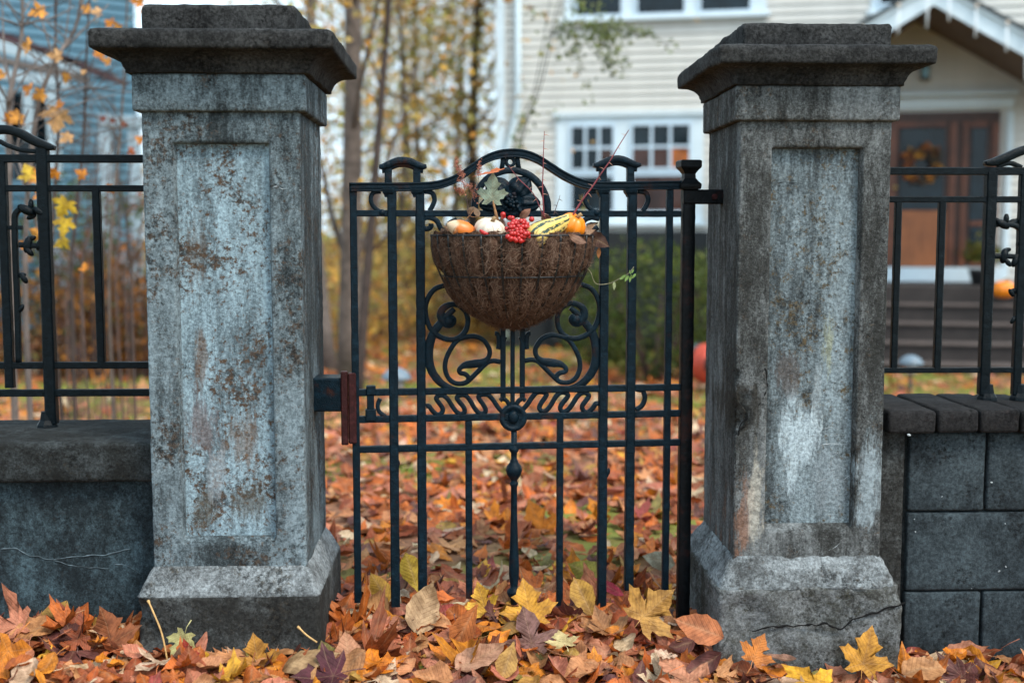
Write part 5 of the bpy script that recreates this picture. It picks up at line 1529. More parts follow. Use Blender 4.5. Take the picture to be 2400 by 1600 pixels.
# dried twig with leaflets at the left end
stems('dried_sprig', 'brown dried sprig bending right at the left end of the basket', 'sprig', [([(480, 545, -0.12), (520, 510, -0.12), (560, 470, -0.12), (600, 420, -0.12)], 0.0014, 0.0008, 0), ([(560, 470, -0.12), (600, 480, -0.12), (650, 470, -0.12)], 0.0010, 0.0006, 0)], plain('ochre_stem', (0.26, 0.12, 0.05), 0.7, 0.3, 60))
m = MB(); o0 = BL(*C2(868, 490), -0.17); c = [tuple(BL(*C2(x, y), -0.17) - o0) for x, y in ((868, 490), (878, 520), (885, 555), (888, 585))]
m.tube(c, [0.0028, 0.0034, 0.0036, 0.003], 7); o = m.build('twig_piece', plain('grey_twig', (0.33, 0.30, 0.30), 0.7, 0.4, 60), None, True, W(o0)); o.rotation_euler = (0, 0, GA); tag(o, 'pale grey stub of twig standing left of the berry cluster', 'twig')
# dry crumbs and leaf scraps filling the gaps
hp = LeafHeap()
for _ in range(90):
    x, y = r9.uniform(270, 1620), r9.uniform(575, 640); dyy = -r9.uniform(0.05, 0.2) * math.sqrt(max(0.1, 1 - ((x - 930) / 720) ** 2))
    P, T, uv, ve = shape_leaf(r9.choice(['lance', 'ovate']), 0, r9.uniform(0.014, 0.034), r9, 1.2)
    P = P @ rotmat(r9.uniform(0, 6.3), r9.normal(0.5, 0.6), r9.normal(0, 0.6)).T + np.array([*(BL(*C2(x, y), dyy))]); P[:, 2] = np.maximum(P[:, 2], -0.02)
    hp.add(P, T, uv, ve, vary([(0.12, 0.07, 0.045), (0.22, 0.13, 0.09), (0.30, 0.22, 0.16), (0.08, 0.04, 0.03)][r9.choice(4)], r9))
tag(hp.build('leaf_crumb', basket), None, None, None, 'stuff')
# green tendril at the right
grM = plain('fresh_green_leaf', (0.20, 0.34, 0.10), 0.5, 0.2, 40)
tn = stems('green_tendril', 'thin green tendril with young leaves poking out right of the basket', 'tendril', [([(1590, 930, -0.05), (1620, 960, -0.05), (1645, 1030, -0.05), (1670, 1062, -0.05), (1720, 1070, -0.05), (1800, 1055, -0.05), (1880, 1015, -0.05), (1950, 975, -0.05), (2000, 915, -0.05)], 0.0013, 0.0010, 0)], plain('tendril_stem', (0.22, 0.20, 0.12), 0.6, 0.3, 60))
o0 = BL(*C2(1590, 930), -0.05)
for (x, y, s, roll, ml) in ((1828, 1085, 0.027, 3.1, 1), (1900, 1010, 0.024, 2.2, 0), (1935, 1020, 0.024, 2.6, 0), (1968, 1020, 0.026, 2.9, 0), (1995, 1000, 0.022, 2.4, 0), (1990, 950, 0.016, -0.5, 0), (1965, 960, 0.014, 0.3, 0)):
    P, T, uv, ve = shape_leaf('lance', 1, s, r9, 0.6)
    P = P @ face_cam(roll, 0.1).T + np.array(list(BL(*C2(x, y), -0.052) - o0))
    hp = LeafHeap(); hp.add(P, T, uv, ve, (0.34, 0.42, 0.22) if ml else (0.20, 0.36, 0.10)); hp.build('leaf', tn)
# ================================================================ cream clapboard house
HA = R(-13)
HU = Vector((math.cos(HA), math.sin(HA), 0)); HN = Vector((-math.sin(HA), math.cos(HA), 0))     # along the front, away from the camera
_h0 = onY(2200, 650, 15.5)
_hc = onplane(1167, 500, _h0, HN)
ZGND = -0.5
house = empty('clapboard_house', (_hc.x, _hc.y, ZGND), HA)
tag(house, 'cream clapboard house with white trimmed windows, behind the gate on the right', 'house')
H0 = Vector((_hc.x, _hc.y, ZGND))
def hq(px, py, off=0.0):
    p = onplane(px, py, H0 - HN * off, HN) - H0
    return p.dot(HU), p.z
def hbox(px0, py0, px1, py1, f0, f1, name, mat, parent=None, lo=None):
    """box on the facade between two photo points; f0..f1 = how far it stands proud of the wall"""
    a, b = hq(px0, py1, f0), hq(px1, py0, f0)
    m = MB(); m.cbox((min(a[0], b[0]), -f1, min(a[1], b[1])), (max(a[0], b[0]), -f0, max(a[1], b[1])), 0.004)
    return m.build(name, mat, parent or house)
cream = plain('cream_paint', (0.55, 0.54, 0.50), 0.6, 0.06, 3)
whiteP = plain('white_paint', (0.60, 0.70, 0.75), 0.5, 0.05, 3)
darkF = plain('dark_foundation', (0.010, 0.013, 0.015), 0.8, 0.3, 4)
def glass(name, c): return plain(name, c, 0.06, 0.5, 3, spec=0.3)
glassD = glass('dark_glass', (0.006, 0.013, 0.018)); glassB = glass('brown_light_tint_glass', (0.05, 0.022, 0.016)); glassO = glass('orange_light_tint_glass', (0.34, 0.10, 0.022))  # brown and orange panes: reflected and indoor light painted into the glass colour
HW, HH, HD = 9.5, 6.2, 8.0
m = MB(); m.box((0.03, 0.02, 0.75), (HW - 0.03, HD, HH)); m.build('wall_core', cream, house)
m = MB(); m.box((0.02, 0.01, -0.3), (HW - 0.02, HD - 0.02, 0.749)); m.build('foundation', darkF, house)
# clapboards: wedge profile
exp_ = 0.112
m = MB()
m.add([(0.1, 0.015, 0), (HW, 0.015, 0), (0.1, -0.028, 0), (HW, -0.028, 0), (0.1, -0.004, exp_ + 0.012), (HW, -0.004, exp_ + 0.012)], [(0, 2, 3, 1), (2, 4, 5, 3), (0, 1, 5, 4), (0, 4, 2), (1, 3, 5)])
brd = m.build('siding_board', cream, house, False, (0, 0, 0.75))
k = 1
while 0.75 + k * exp_ < HH - 0.05:
    b = brd.copy(); COL.objects.link(b); b.parent = house; b.location = (0, 0, 0.75 + k * exp_); k += 1
m = MB(); m.cbox((-0.02, -0.05, 0.7), (0.10, HD, HH), 0.005); m.build('corner_board', whiteP, house)
# downspout with an elbow
dsp = [hq(1214, y, 0.1) for y in (-120, 100, 245, 340)]
dx = (dsp[0][0] + dsp[1][0] + dsp[2][0]) / 3
m = MB(); m.tube([(dx, -0.09, HH - 0.2), (dx, -0.09, dsp[2][1]), (dx - 0.02, -0.09, dsp[2][1] - 0.12), (dx - 0.16, -0.09, dsp[3][1] - 0.1), (dx - 0.17, -0.09, 0.2)], 0.042, 8); m.build('downspout', plain('pale_blue_spout', (0.52, 0.63, 0.68), 0.5, 0.05, 3), house, True)
# roof
m = MB(); eo = 0.45
m.add([(-eo, -eo, HH), (HW + eo, -eo, HH), (HW + eo, HD + eo, HH), (-eo, HD + eo, HH), (-eo, HD / 2, HH + 2.6), (HW + eo, HD / 2, HH + 2.6), (-eo, -eo, HH + .18), (HW + eo, -eo, HH + .18), (HW + eo, HD + eo, HH + .18), (-eo, HD + eo, HH + .18)], [(0, 3, 2, 1), (0, 1, 7, 6), (6, 7, 5, 4), (2, 3, 9, 8), (8, 9, 4, 5), (1, 2, 8, 5, 7), (3, 0, 6, 4, 9)])
m.build('roof', plain('dark_shingle', (0.05, 0.055, 0.06), 0.9, 0.3, 20), house)
def window(frame, sashes, sill=None):
    """frame: px rect; sashes: list of (rect, columns, rows, materials)"""
    w = bpy.data.objects.new('window', None); COL.objects.link(w); w.parent = house; w.empty_display_size = 0.1
    x0, y0, x1, y1 = frame
    a, b = hq(x0, y1), hq(x1, y0)
    m = MB(); m.cbox((a[0], -0.045, a[1]), (b[0], 0.0, b[1]), 0.004); m.build('casing', whiteP, w)
    m = MB(); m.cbox((a[0] - 0.04, -0.09, b[1]), (b[0] + 0.04, 0, b[1] + 0.055), 0.006); m.build('head_moulding', whiteP, w)
    m = MB(); m.cbox((a[0] - 0.05, -0.11, a[1] - 0.06), (b[0] + 0.05, 0, a[1] - 0.001), 0.006); m.build('sill', whiteP, w)
    blu = plain('sash_paint', (0.50, 0.62, 0.72), 0.5, 0.05, 3)
    for (r_, nc, nr, ms) in sashes:
        c, d = hq(r_[0], r_[3]), hq(r_[2], r_[1])
        t_ = 0.032
        for (p, q) in (((c[0], c[1]), (c[0] + t_, d[1])), ((d[0] - t_, c[1]), (d[0], d[1])), ((c[0] + t_, c[1]), (d[0] - t_, c[1] + t_)), ((c[0] + t_, d[1] - t_), (d[0] - t_, d[1]))):
            m = MB(); m.box((p[0], -0.075, p[1]), (q[0], -0.046, q[1])); m.build('sash_rail', blu, w)
        iw, ih = (d[0] - c[0] - 2 * t_) / nc, (d[1] - c[1] - 2 * t_) / nr
        mt = 0.018
        for i in range(nc):
            for j in range(nr):
                X, Z = c[0] + t_ + i * iw, c[1] + t_ + j * ih
                m = MB(); m.box((X + (mt if i else 0), -0.056, Z + (mt if j else 0)), (X + iw - (mt if i < nc - 1 else 0), -0.047, Z + ih - (mt if j < nr - 1 else 0)))
                m.build('pane', ms[(i + j * nc) % len(ms)], w)
        for i in range(1, nc):
            X = c[0] + t_ + i * iw; m = MB(); m.box((X - mt, -0.072, c[1] + t_), (X + mt, -0.0455, d[1] - t_)); m.build('muntin', blu, w)
        for j in range(1, nr):
            Z = c[1] + t_ + j * ih; m = MB(); m.box((c[0] + t_, -0.070, Z - mt), (d[0] - t_, -0.0453, Z + mt)); m.build('muntin', blu, w)
    return w
dD, bB, oO = glassD, glassB, glassO
window((1304, 270, 1650, 520), [((1336, 292, 1443, 402), 3, 2, [dD, dD, bB, dD, dD, dD]), ((1478, 288, 1622, 400), 3, 2, [bB, bB, oO, dD, dD, dD]), ((1336, 408, 1443, 500), 1, 1, [dD]), ((1478, 406, 1622, 500), 1, 1, [bB])])
hbox(1296, 542, 1662, 800, 0.029, 0.10, 'dark_sill_panel', darkF)  # dark panel put in for the dark band below the sill
window((1324, -190, 1800, 46), [((1348, -60, 1462, 44), 1, 1, [dD]), ((1490, -62, 1610, 40), 1, 1, [dD]), ((1638, -64, 1764, 34), 1, 1, [dD]), ((1348, -170, 1462, -64), 1, 1, [dD]), ((1490, -172, 1610, -66), 1, 1, [dD]), ((1638, -176, 1764, -68), 1, 1, [dD])])
window((2040, -200, 2140, 28), [((2056, -80, 2130, 18), 1, 1, [dD]), ((2056, -180, 2130, -84), 1, 1, [dD])])
# ---- porch and entrance
wood = plain('varnished_door_wood', (0.12, 0.035, 0.014), 0.45, 0.3, 5); woodL = plain('door_panel_wood', (0.32, 0.10, 0.03), 0.45, 0.15, 6)
door = bpy.data.objects.new('front_door', None); COL.objects.link(door); door.parent = house; door.empty_display_size = 0.1
hbox(2040, 231, 2376, 259, 0.0, 0.06, 'door_casing', whiteP); hbox(2030, 214, 2384, 230, 0.0, 0.11, 'door_cornice', whiteP); hbox(2346, 260, 2375, 655, 0.0, 0.06, 'door_casing', whiteP)
hbox(2048, 260, 2345, 626, 0.03, 0.05, 'door_frame', plain('dark_door_frame', (0.05, 0.018, 0.01), 0.5, 0.3, 5), door)
hbox(2072, 285, 2104, 624, 0.051, 0.085, 'door_stile', wood, door); hbox(2217, 285, 2243, 624, 0.051, 0.085, 'door_stile', wood, door); hbox(2104.4, 285, 2216.6, 299, 0.051, 0.085, 'door_rail', wood, door)
hbox(2104.4, 299.5, 2216.6, 493, 0.052, 0.07, 'door_glass', glassD, door); hbox(2104.4, 493.6, 2216.6, 624, 0.051, 0.080, 'door_panel', woodL, door)
for x in (2126, 2158, 2186): hbox(x, 522, x + 3, 592, 0.0805, 0.084, 'door_groove', wood, door)
hbox(2246, 285, 2270, 624, 0.051, 0.09, 'mullion', wood, door); hbox(2314, 285, 2344, 624, 0.051, 0.085, 'door_stile', wood, door); hbox(2270.5, 285, 2313.5, 299, 0.051, 0.085, 'door_rail', wood, door)
hbox(2270.5, 299.5, 2313.5, 518, 0.052, 0.07, 'sidelight_glass', glassD, door); hbox(2270.5, 518.5, 2313.5, 529, 0.051, 0.085, 'door_rail', wood, door); hbox(2270.5, 529.5, 2313.5, 581, 0.052, 0.07, 'sidelight_glass', glassD, door); hbox(2270.5, 581.5, 2313.5, 624, 0.051, 0.085, 'door_rail', wood, door)
hbox(2040, 627, 2345, 658, 0.0, 0.14, 'door_sill', whiteP)
c_ = hq(2098, 440, 0.1); m = MB(); m.ball((c_[0], -0.11, c_[1]), 0.03, 9, 7); m.build('door_knob', plain('brass', (0.5, 0.35, 0.15), 0.3, 0.1, 5, metal=0.8), door, True)
# wreath on the door
wc = hq(2162, 388, 0.12)
wr = empty('door_wreath', tuple(H0 + HU * wc[0] - HN * 0.12 + Vector((0, 0, wc[1]))), HA); tag(wr, 'round autumn wreath of orange and yellow leaves on the front door', 'wreath')
m = MB(); m.tube([(0.2 * math.cos(a), 0, 0.2 * math.sin(a)) for a in np.linspace(0, 2 * math.pi, 33)], 0.045, 7, False); m.build('twig_ring', plain('twig', (0.05, 0.03, 0.02), 0.8, 0.4, 30), wr, True)
rw = np.random.default_rng(2); hp = LeafHeap()
for i in range(90):
    a = rw.uniform(0, 6.28); P, T, uv, ve = shape_leaf('maple', 0, rw.uniform(0.05, 0.10), rw, 0.6); rr = rw.uniform(0.12, 0.27)
    P = P @ (rotmat(0, math.pi / 2 + rw.normal(0, 0.4), 0) @ rotmat(rw.uniform(0, 6.3), 0, 0)).T + np.array([rr * math.cos(a), -0.06 - rw.uniform(0, .04), rr * math.sin(a)])
    hp.add(P, T, uv, ve, vary([(0.5, 0.22, 0.02), (0.35, 0.10, 0.01), (0.16, 0.03, 0.015), (0.05, 0.03, 0.02), (0.03, 0.03, 0.02)][rw.choice(5)], rw))
tag(hp.build('wreath_leaf', wr), None, None, None, 'stuff')
# wall lantern
lc = hq(2168, 170, 0.1); ln = empty('wall_lantern', tuple(H0 + HU * lc[0] + Vector((0, 0, lc[1]))), HA); tag(ln, 'small dark wall lantern beside the porch gable', 'lantern')
lm = plain('lantern_metal', (0.012, 0.018, 0.02), 0.5, 0.2, 10)
m = MB(); m.cbox((-0.035, -0.06, -0.06), (0.035, -0.03, 0.08), 0.004); m.build('back_plate', lm, ln)
m = MB(); m.lathe([(0.05, -0.10), (0.062, -0.09), (0.062, -0.075)], (0, -0.13, 0), 6); m.build('base', lm, ln)
m = MB(); m.lathe([(0.062, 0.06), (0.075, 0.065), (0.03, 0.11), (0.008, 0.13)], (0, -0.13, 0), 6); m.build('cap', lm, ln)
m = MB(); m.lathe([(0.05, -0.074), (0.056, 0.059)], (0, -0.13, 0), 6); m.build('glass', glass('lantern_glass', (0.12, 0.25, 0.30)), ln)
# gable roof over the entrance
PO = 1.6
porch = bpy.data.objects.new('porch_roof', None); COL.objects.link(porch); porch.parent = house; porch.empty_display_size = 0.1
apx = hq(2189, 12, PO); sl = 0.60; half = 1.75
def rake(s, f0, f1, z_off, th, name, mat, y0, y1, par=porch):
    a = (apx[0], apx[1] + z_off); b = (apx[0] + s * half, apx[1] + z_off - sl * half)
    m = MB(); V = [(a[0], y0, a[1]), (b[0], y0, b[1]), (b[0], y0, b[1] + th), (a[0], y0, a[1] + th), (a[0], y1, a[1]), (b[0], y1, b[1]), (b[0], y1, b[1] + th), (a[0], y1, a[1] + th)]
    m.add(V, [(0, 1, 2, 3), (4, 7, 6, 5), (0, 4, 5, 1), (1, 5, 6, 2), (2, 6, 7, 3), (3, 7, 4, 0)]); return m.build(name, mat, par)
soff = plain('brown_soffit', (0.12, 0.085, 0.062), 0.8, 0.15, 5)
for s in (-1, 1):
    rake(s, 0, 0, 0.0, 0.21, 'rake_board', whiteP, -PO, -PO + 0.04)
    rake(s, 0, 0, 0.211, 0.045, 'rake_moulding', whiteP, -PO - 0.035, -PO + 0.04)
    rake(s, 0, 0, 0.258, 0.05, 'roof_slope', plain('porch_shingle', (0.04, 0.05, 0.055), 0.9, 0.2, 20), -PO - 0.06, 0.0)
    rake(s, 0, 0, 0.06, 0.03, 'soffit', soff, -PO + 0.042, -0.03)
    bx_ = apx[0] + s * (half - 0.18); bz = apx[1] - sl * (half - 0.18)
    m = MB(); m.cbox((bx_ - 0.06, -PO + 0.06, bz - 0.12), (bx_ + 0.06, -0.03, bz), 0.006); m.build('porch_beam', whiteP, porch)
    m = MB(); m.cbox((bx_ - 0.06, -PO + 0.08, 0.7), (bx_ + 0.06, -PO + 0.2, bz - 0.121), 0.006); m.build('porch_post', whiteP, porch)
# icicle lights hanging from the rake
ic = plain('icicle_plastic', (0.7, 0.75, 0.78), 0.3, 0.05, 5)
sl_t = empty('icicle_light_string', tuple(H0 + HU * apx[0] - HN * (PO + 0.06) + Vector((0, 0, apx[1]))), HA); tag(sl_t, 'string of white icicle lights hanging along the porch gable', 'string lights')
for (d_, L2) in ((-0.40, 0.10), (-0.08, 0.24), (0.16, 0.12), (0.46, 0.13), (0.80, 0.10), (1.02, 0.30), (1.35, 0.12), (-0.8, 0.12), (-1.2, 0.2)):
    z = -sl * abs(d_) + 0.01
    m = MB(); m.tube([(d_, 0, z + 0.23), (d_, 0, z), (d_, 0, z - L2)], [0.006, 0.016, 0.010], 6); m.build('icicle', ic, sl_t, True)
    m = MB(); m.ball((d_, -0.01, z + 0.23), 0.022, 8, 6); m.build('bulb', plain('bulb', (0.75, 0.62, 0.5), 0.3, 0.1, 5), sl_t, True)
# porch floor and steps
st = empty('porch_steps', tuple(H0 + HU * hq(2190, 700)[0]), HA); tag(st, 'brown stone entrance steps below the front door', 'steps')
stoneB = plain('brown_step_stone', (0.028, 0.022, 0.02), 0.85, 0.25, 6); nos = plain('pale_step_tread', (0.07, 0.054, 0.048), 0.85, 0.2, 8)  # treads a paler brown than the risers
zf = hq(2200, 662, 0.15)[1]; NSt = 5; rise = (zf - 0.0) / NSt
m = MB(); m.cbox((-1.3, -1.15, 0), (1.6, -0.011, zf), 0.01); m.build('landing', stoneB, st)
for i in range(1, NSt):
    z1 = zf - rise * i; y1 = -1.15 - 0.30 * (i - 1)
    m = MB(); m.cbox((-1.3, y1 - 0.30, -0.1), (1.3, y1 - 0.001, z1 - 0.031), 0.006); m.build('riser_block', stoneB, st)
    m = MB(); m.cbox((-1.32, y1 - 0.33, z1 - 0.03), (1.32, y1 - 0.001, z1), 0.008); m.build('tread', nos, st)
# planter and pumpkin on the landing
def at_house(px, py, off): 
    a = hq(px, py, off); return H0 + HU * a[0] - HN * off + Vector((0, 0, a[1]))
pp = at_house(2298, 668, 0.75); pt = empty('potted_plant', tuple(pp)); tag(pt, 'bushy green plant in a dark pot beside the front door', 'plant')
m = MB(); m.lathe([(0.10, -0.02), (0.14, 0.16), (0.15, 0.17), (0.15, 0.2), (0.12, 0.2)], (0, 0, 0), 14); m.build('pot', plain('dark_pot', (0.02, 0.02, 0.022), 0.6, 0.2, 5), pt, True)
def foliage(n, fn, sz, cols, r, name, parent, kinds=('ovate', 'lance')):
    hp = LeafHeap()
    for _ in range(n):
        c = fn(r)
        P, T, uv, ve = shape_leaf(kinds[r.choice(len(kinds))], 0, r.uniform(*sz), r, 0.5)
        P = P @ rotmat(r.uniform(0, 6.3), r.normal(0, 0.9), r.normal(0, 0.9)).T + np.array(c)
        hp.add(P, T, uv, ve, vary(cols[r.choice(len(cols))], r, 0.3))
    return hp.build(name, parent, M['tree_leaf'])
GREENS = [(0.05, 0.095, 0.018), (0.08, 0.135, 0.028), (0.14, 0.19, 0.035)]
r6 = np.random.default_rng(6)
foliage(220, lambda r: (r.normal(0, 0.12), r.normal(0, 0.1), 0.3 + abs(r.normal(0, 0.12))), (0.07, 0.12), [(0.12, 0.14, 0.02), (0.2, 0.2, 0.04), (0.06, 0.09, 0.02)], r6, 'foliage', pt)
def big_pumpkin(loc, rx, rz, label, mat=orangeM, name='pumpkin', eyes=False):
    root = empty(name, loc); tag(root, label, 'pumpkin')
    m = MB(); V = []; NR, NS = 14, 60
    for i in range(NR + 1):
        th = math.pi * i / NR
        for k in range(NS):
            a = 2 * math.pi * k / NS; rib = 1 - 0.09 * (abs(math.cos(a * 5)) ** 4)
            V.append((rx * rib * math.sin(th) * math.cos(a), rx * rib * math.sin(th) * math.sin(a), rz + rz * math.cos(th) * (1 - 0.2 * math.exp(-(math.sin(th) / 0.35) ** 2))))
    m.add(V, [(i * NS + k, (i + 1) * NS + k, (i + 1) * NS + (k + 1) % NS, i * NS + (k + 1) % NS) for i in range(NR) for k in range(NS)]); m.build('skin', mat, root, True)
    m = MB(); m.tube([(0, 0, rz * 1.65), (0.01, 0, rz * 1.9), (0.04, 0, rz * 2.15)], [rx * .16, rx * .11, rx * .12], 8); m.build('stem', stemM, root, True)
    if eyes:
        bk = plain('carved_slot', (0.01, 0.006, 0.005), 0.9, 0.1, 5)
        for (x, z, w, h) in ((-0.42, 1.05, 0.10, 0.32), (0.25, 1.32, 0.3, 0.10), (-0.1, 0.6, 0.3, 0.08)):
            yy = -rx * math.sqrt(max(0.05, 1 - x * x - (z - 1) ** 2)) * 0.97
            m = MB(); m.ball((x * rx, yy, z * rz), 1.0, 10, 8, (w * rx, 0.05 * rx, h * rz)); m.build('carved_slot', bk, root, True)
    return root
p = at_house(2352, 701, 1.36); big_pumpkin(p, 0.135, 0.115, 'orange pumpkin on the porch at the right edge')
# red carved ornament on the lawn, partly behind the cracked pillar
p = onY(1668, 820, 11.0); redP = plain('red_orange_plastic', (0.46, 0.055, 0.025), 0.5, 0.15, 6)
big_pumpkin((p.x, 11.0, float(gh(p.x, 11.0)) + 0.06), 0.20, 0.215, 'red-orange carved pumpkin on the lawn, half hidden by the cracked pillar', redP, 'carved_pumpkin', True)
# solar path lights
def path_light(px, py_top, py_gnd, label, wpx):
    # distance from the ground contact
    Y = 6.0
    for _ in range(30):
        q = onY(px, py_gnd, Y); Y += (q.z - float(gh(q.x, Y))) / 0.14 * 0.5
        Y = min(max(Y, 5.0), 13)
    q = onY(px, py_gnd, Y); top = onY(px, py_top, Y).z - q.z; rr = wpx / 2 * Y / F
    root = empty('path_light', (q.x, Y, float(gh(q.x, Y)))); tag(root, label, 'path light', 'low grey path lights on the lawn')
    gm = plain('grey_blue_cap', (0.13, 0.18, 0.22), 0.5, 0.15, 8)
    m = MB(); m.lathe([(rr * 1.0, top - rr * 0.75), (rr * 1.02, top - rr * 0.65), (rr * 0.75, top - rr * 0.25), (rr * 0.3, top), (0.005, top + 0.003)], (0, 0, 0), 16); m.build('cap', gm, root, True)
    m = MB(); m.lathe([(rr * 0.45, top - rr * 1.6), (rr * 0.5, top - rr * 0.76)], (0, 0, 0), 10); m.build('lens', plain('lens', (0.35, 0.33, 0.3), 0.3, 0.1, 6), root, True)
    m = MB(); m.tube([(0, 0, -0.05), (0, 0, max(0.03, top - rr * 1.6))], rr * 0.14, 7); m.build('stake', lm, root, True)
path_light(930, 862, 985, 'grey path light on the lawn behind the leftmost gate bars', 70)
path_light(2132, 832, 935, 'grey path light on the lawn behind the right railing', 58)
path_light(1640, 802, 890, 'grey path light beside the red-orange carved pumpkin', 62)

# ================================================================ shrubs
def shrub(loc, rx, ry, rz, n, label, cols, name='evergreen_shrub', sz=(0.05, 0.09), seed=1, cat='shrub', group=None):
    r = np.random.default_rng(seed); root = empty(name, loc); tag(root, label, cat, group)
    def fn(r):
        d = r.normal(0, 1, 3); d /= np.linalg.norm(d); k = r.uniform(0.55, 1.0) ** 0.5 * (1 + 0.25 * mnoise.noise(Vector(d * 2.5) + Vector((seed, 0, 0))))
        return (d[0] * rx * k, d[1] * ry * k, rz + d[2] * rz * k)
    foliage(n, fn, sz, cols, r, 'foliage', root)
    m = MB()
    for i in range(5):
        a = i * 1.3; m = MB(); m.tube([(0.05 * math.cos(a), 0.05 * math.sin(a), -0.05), (rx * 0.3 * math.cos(a), ry * 0.3 * math.sin(a), rz * 0.7), (rx * 0.6 * math.cos(a), ry * 0.6 * math.sin(a), rz * 1.4)], [0.03, 0.02, 0.008], 6); m.build('stem', dkM, root)
    return root
p = onY(1535, 770, 12.4); shrub((p.x, 12.4, float(gh(p.x, 12.4))), 0.85, 0.7, 0.72, 3600, 'rounded dark green shrub under the house window', GREENS, seed=3)
p = onY(1690, 770, 13.6); shrub((p.x, 13.6, float(gh(p.x, 13.6))), 0.62, 0.6, 0.70, 2000, 'dark green shrub between window and porch, behind the hinge post', GREENS, seed=4)
p = onY(1400, 770, 14.0); shrub((p.x, 14.0, float(gh(p.x, 14.0))), 0.5, 0.5, 0.60, 1500, 'small dark green shrub behind the basket', GREENS, seed=5)

# ================================================================ trees
barkB = plain('brown_bark', (0.10, 0.075, 0.06), 0.9, 0.4, 12, bump=0.6); barkG = plain('grey_bark', (0.13, 0.105, 0.092), 0.9, 0.35, 10, bump=0.5); barkD = plain('dark_bark', (0.045, 0.03, 0.024), 0.9, 0.4, 12)
YEL = [(0.80, 0.48, 0.09), (0.70, 0.36, 0.07), (0.74, 0.54, 0.18), (0.55, 0.34, 0.13), (0.46, 0.43, 0.12)]
GRN = [(0.24, 0.30, 0.09), (0.44, 0.43, 0.12), (0.52, 0.43, 0.11), (0.60, 0.34, 0.08)]
def tree(loc, height, r0, lean, nl, cols, label, bark, seed, leaf=(0.06, 0.11), spread=0.33, first=0.25, nb=10, group='autumn trees behind the garden', name='autumn_tree', kinds=('ovate',), up=0.7):
    r = np.random.default_rng(seed); root = empty(name, loc); tag(root, label, 'tree', group)
    n = 14; path = []
    wob = r.normal(0, 0.04, 2)
    for i in range(n):
        s = i / (n - 1); path.append(Vector((lean[0] * s ** 1.3 * height + wob[0] * math.sin(5 * s) * height * 0.4, lean[1] * s * height + wob[1] * math.sin(4 * s) * height * 0.3, -0.1 + s * height)))
    rad = [r0 * (1 - 0.85 * i / (n - 1)) for i in range(n)]
    m = MB(); m.tube(path, rad, 9); m.build('trunk', bark, root, True)
    ends = []
    for b in range(nb):
        s = first + (0.95 - first) * (b + r.uniform(0, .8)) / nb
        i = min(n - 2, int(s * (n - 1))); p0 = path[i]; a = b * 2.4 + r.uniform(-.4, .4); L = height * spread * (1.15 - s) * r.uniform(0.8, 1.3) + 0.2
        d = Vector((math.cos(a), math.sin(a), up * r.uniform(0.6, 1.6))).normalized()
        q = [p0]; cur = p0.copy()
        for k in range(5):
            d = (d + Vector((r.normal(0, .15), r.normal(0, .15), r.normal(0.08, .12)))).normalized(); cur = cur + d * L / 5; q.append(cur.copy())
            if k >= 1: ends.append((cur.copy(), L * 0.30))
            if k in (2, 3):
                e = cur + Vector((r.normal(0, 1), r.normal(0, 1), r.normal(0.2, .6))).normalized() * L * 0.4
                m = MB(); m.tube([cur, (cur + e) / 2 + Vector((0, 0, .05)), e], [rad[i] * .13, rad[i] * .09, rad[i] * .04], 5); m.build('twig', bark, root); ends.append((e, L * 0.28))
        m = MB(); m.tube(q, [rad[i] * (0.34 - 0.055 * k) for k in range(6)], 6); m.build('limb', bark, root, True)
    if nl:
        def fn(r):
            e, sg = ends[r.choice(len(ends))]; return (e.x + r.normal(0, sg), e.y + r.normal(0, sg), e.z + r.normal(0, sg * 0.8))
        foliage(int(nl * 1.5), fn, leaf, cols, r, 'crown', root, kinds)
    return root
def gp_(px, Y): p = onY(px, 800, Y); return (p.x, Y, float(gh(p.x, Y)))
tree(gp_(772, 14.0), 9.0, 0.10, (-0.01, 0.0), 900, YEL, 'tall slender grey-barked tree just right of the pale pillar', barkG, 41, first=0.45, nb=9)
tree(gp_(815, 12.0), 8.0, 0.13, (0.02, 0.02), 1100, YEL, 'forked brown tree right of the pale pillar, branches spreading to the right', barkB, 42, first=0.15, nb=12, up=1.3)
tree(gp_(835, 10.5), 6.0, 0.05, (0.10, 0.02), 250, YEL, 'thin dark sapling leaning right behind the gate', barkD, 43, first=0.3, nb=6, up=1.2)
tree(gp_(905, 19.0), 8.0, 0.06, (0.06, 0), 3200, YEL + GRN, 'bushy yellow tree behind the left gate loop', barkB, 44, leaf=(0.07, 0.12), first=0.1, nb=14)
tree(gp_(1000, 22.0), 11.0, 0.08, (-0.03, 0), 5200, GRN + YEL, 'tall green and gold tree in the middle distance', barkB, 45, leaf=(0.07, 0.12), first=0.15, nb=16)
tree(gp_(1115, 21.0), 9.0, 0.13, (0.01, 0), 2600, YEL + GRN, 'dark-trunked tree close to the house corner', barkD, 46, leaf=(0.07, 0.12), first=0.2, nb=13)
tree(gp_(1075, 27.0), 12.0, 0.09, (0.04, 0), 5200, GRN, 'tall green tree far behind the house corner', barkB, 47, leaf=(0.07, 0.12), first=0.15, nb=15)
tree(gp_(880, 28.0), 12.0, 0.09, (0.05, 0), 4200, YEL + GRN, 'tall sparse golden tree far behind the garden', barkB, 48, leaf=(0.07, 0.12), first=0.2, nb=15)
tree(gp_(960, 32.0), 13.0, 0.10, (-0.04, 0), 5200, YEL, 'broad orange-gold tree at the back of the garden', barkB, 49, leaf=(0.07, 0.12), first=0.1, nb=16)
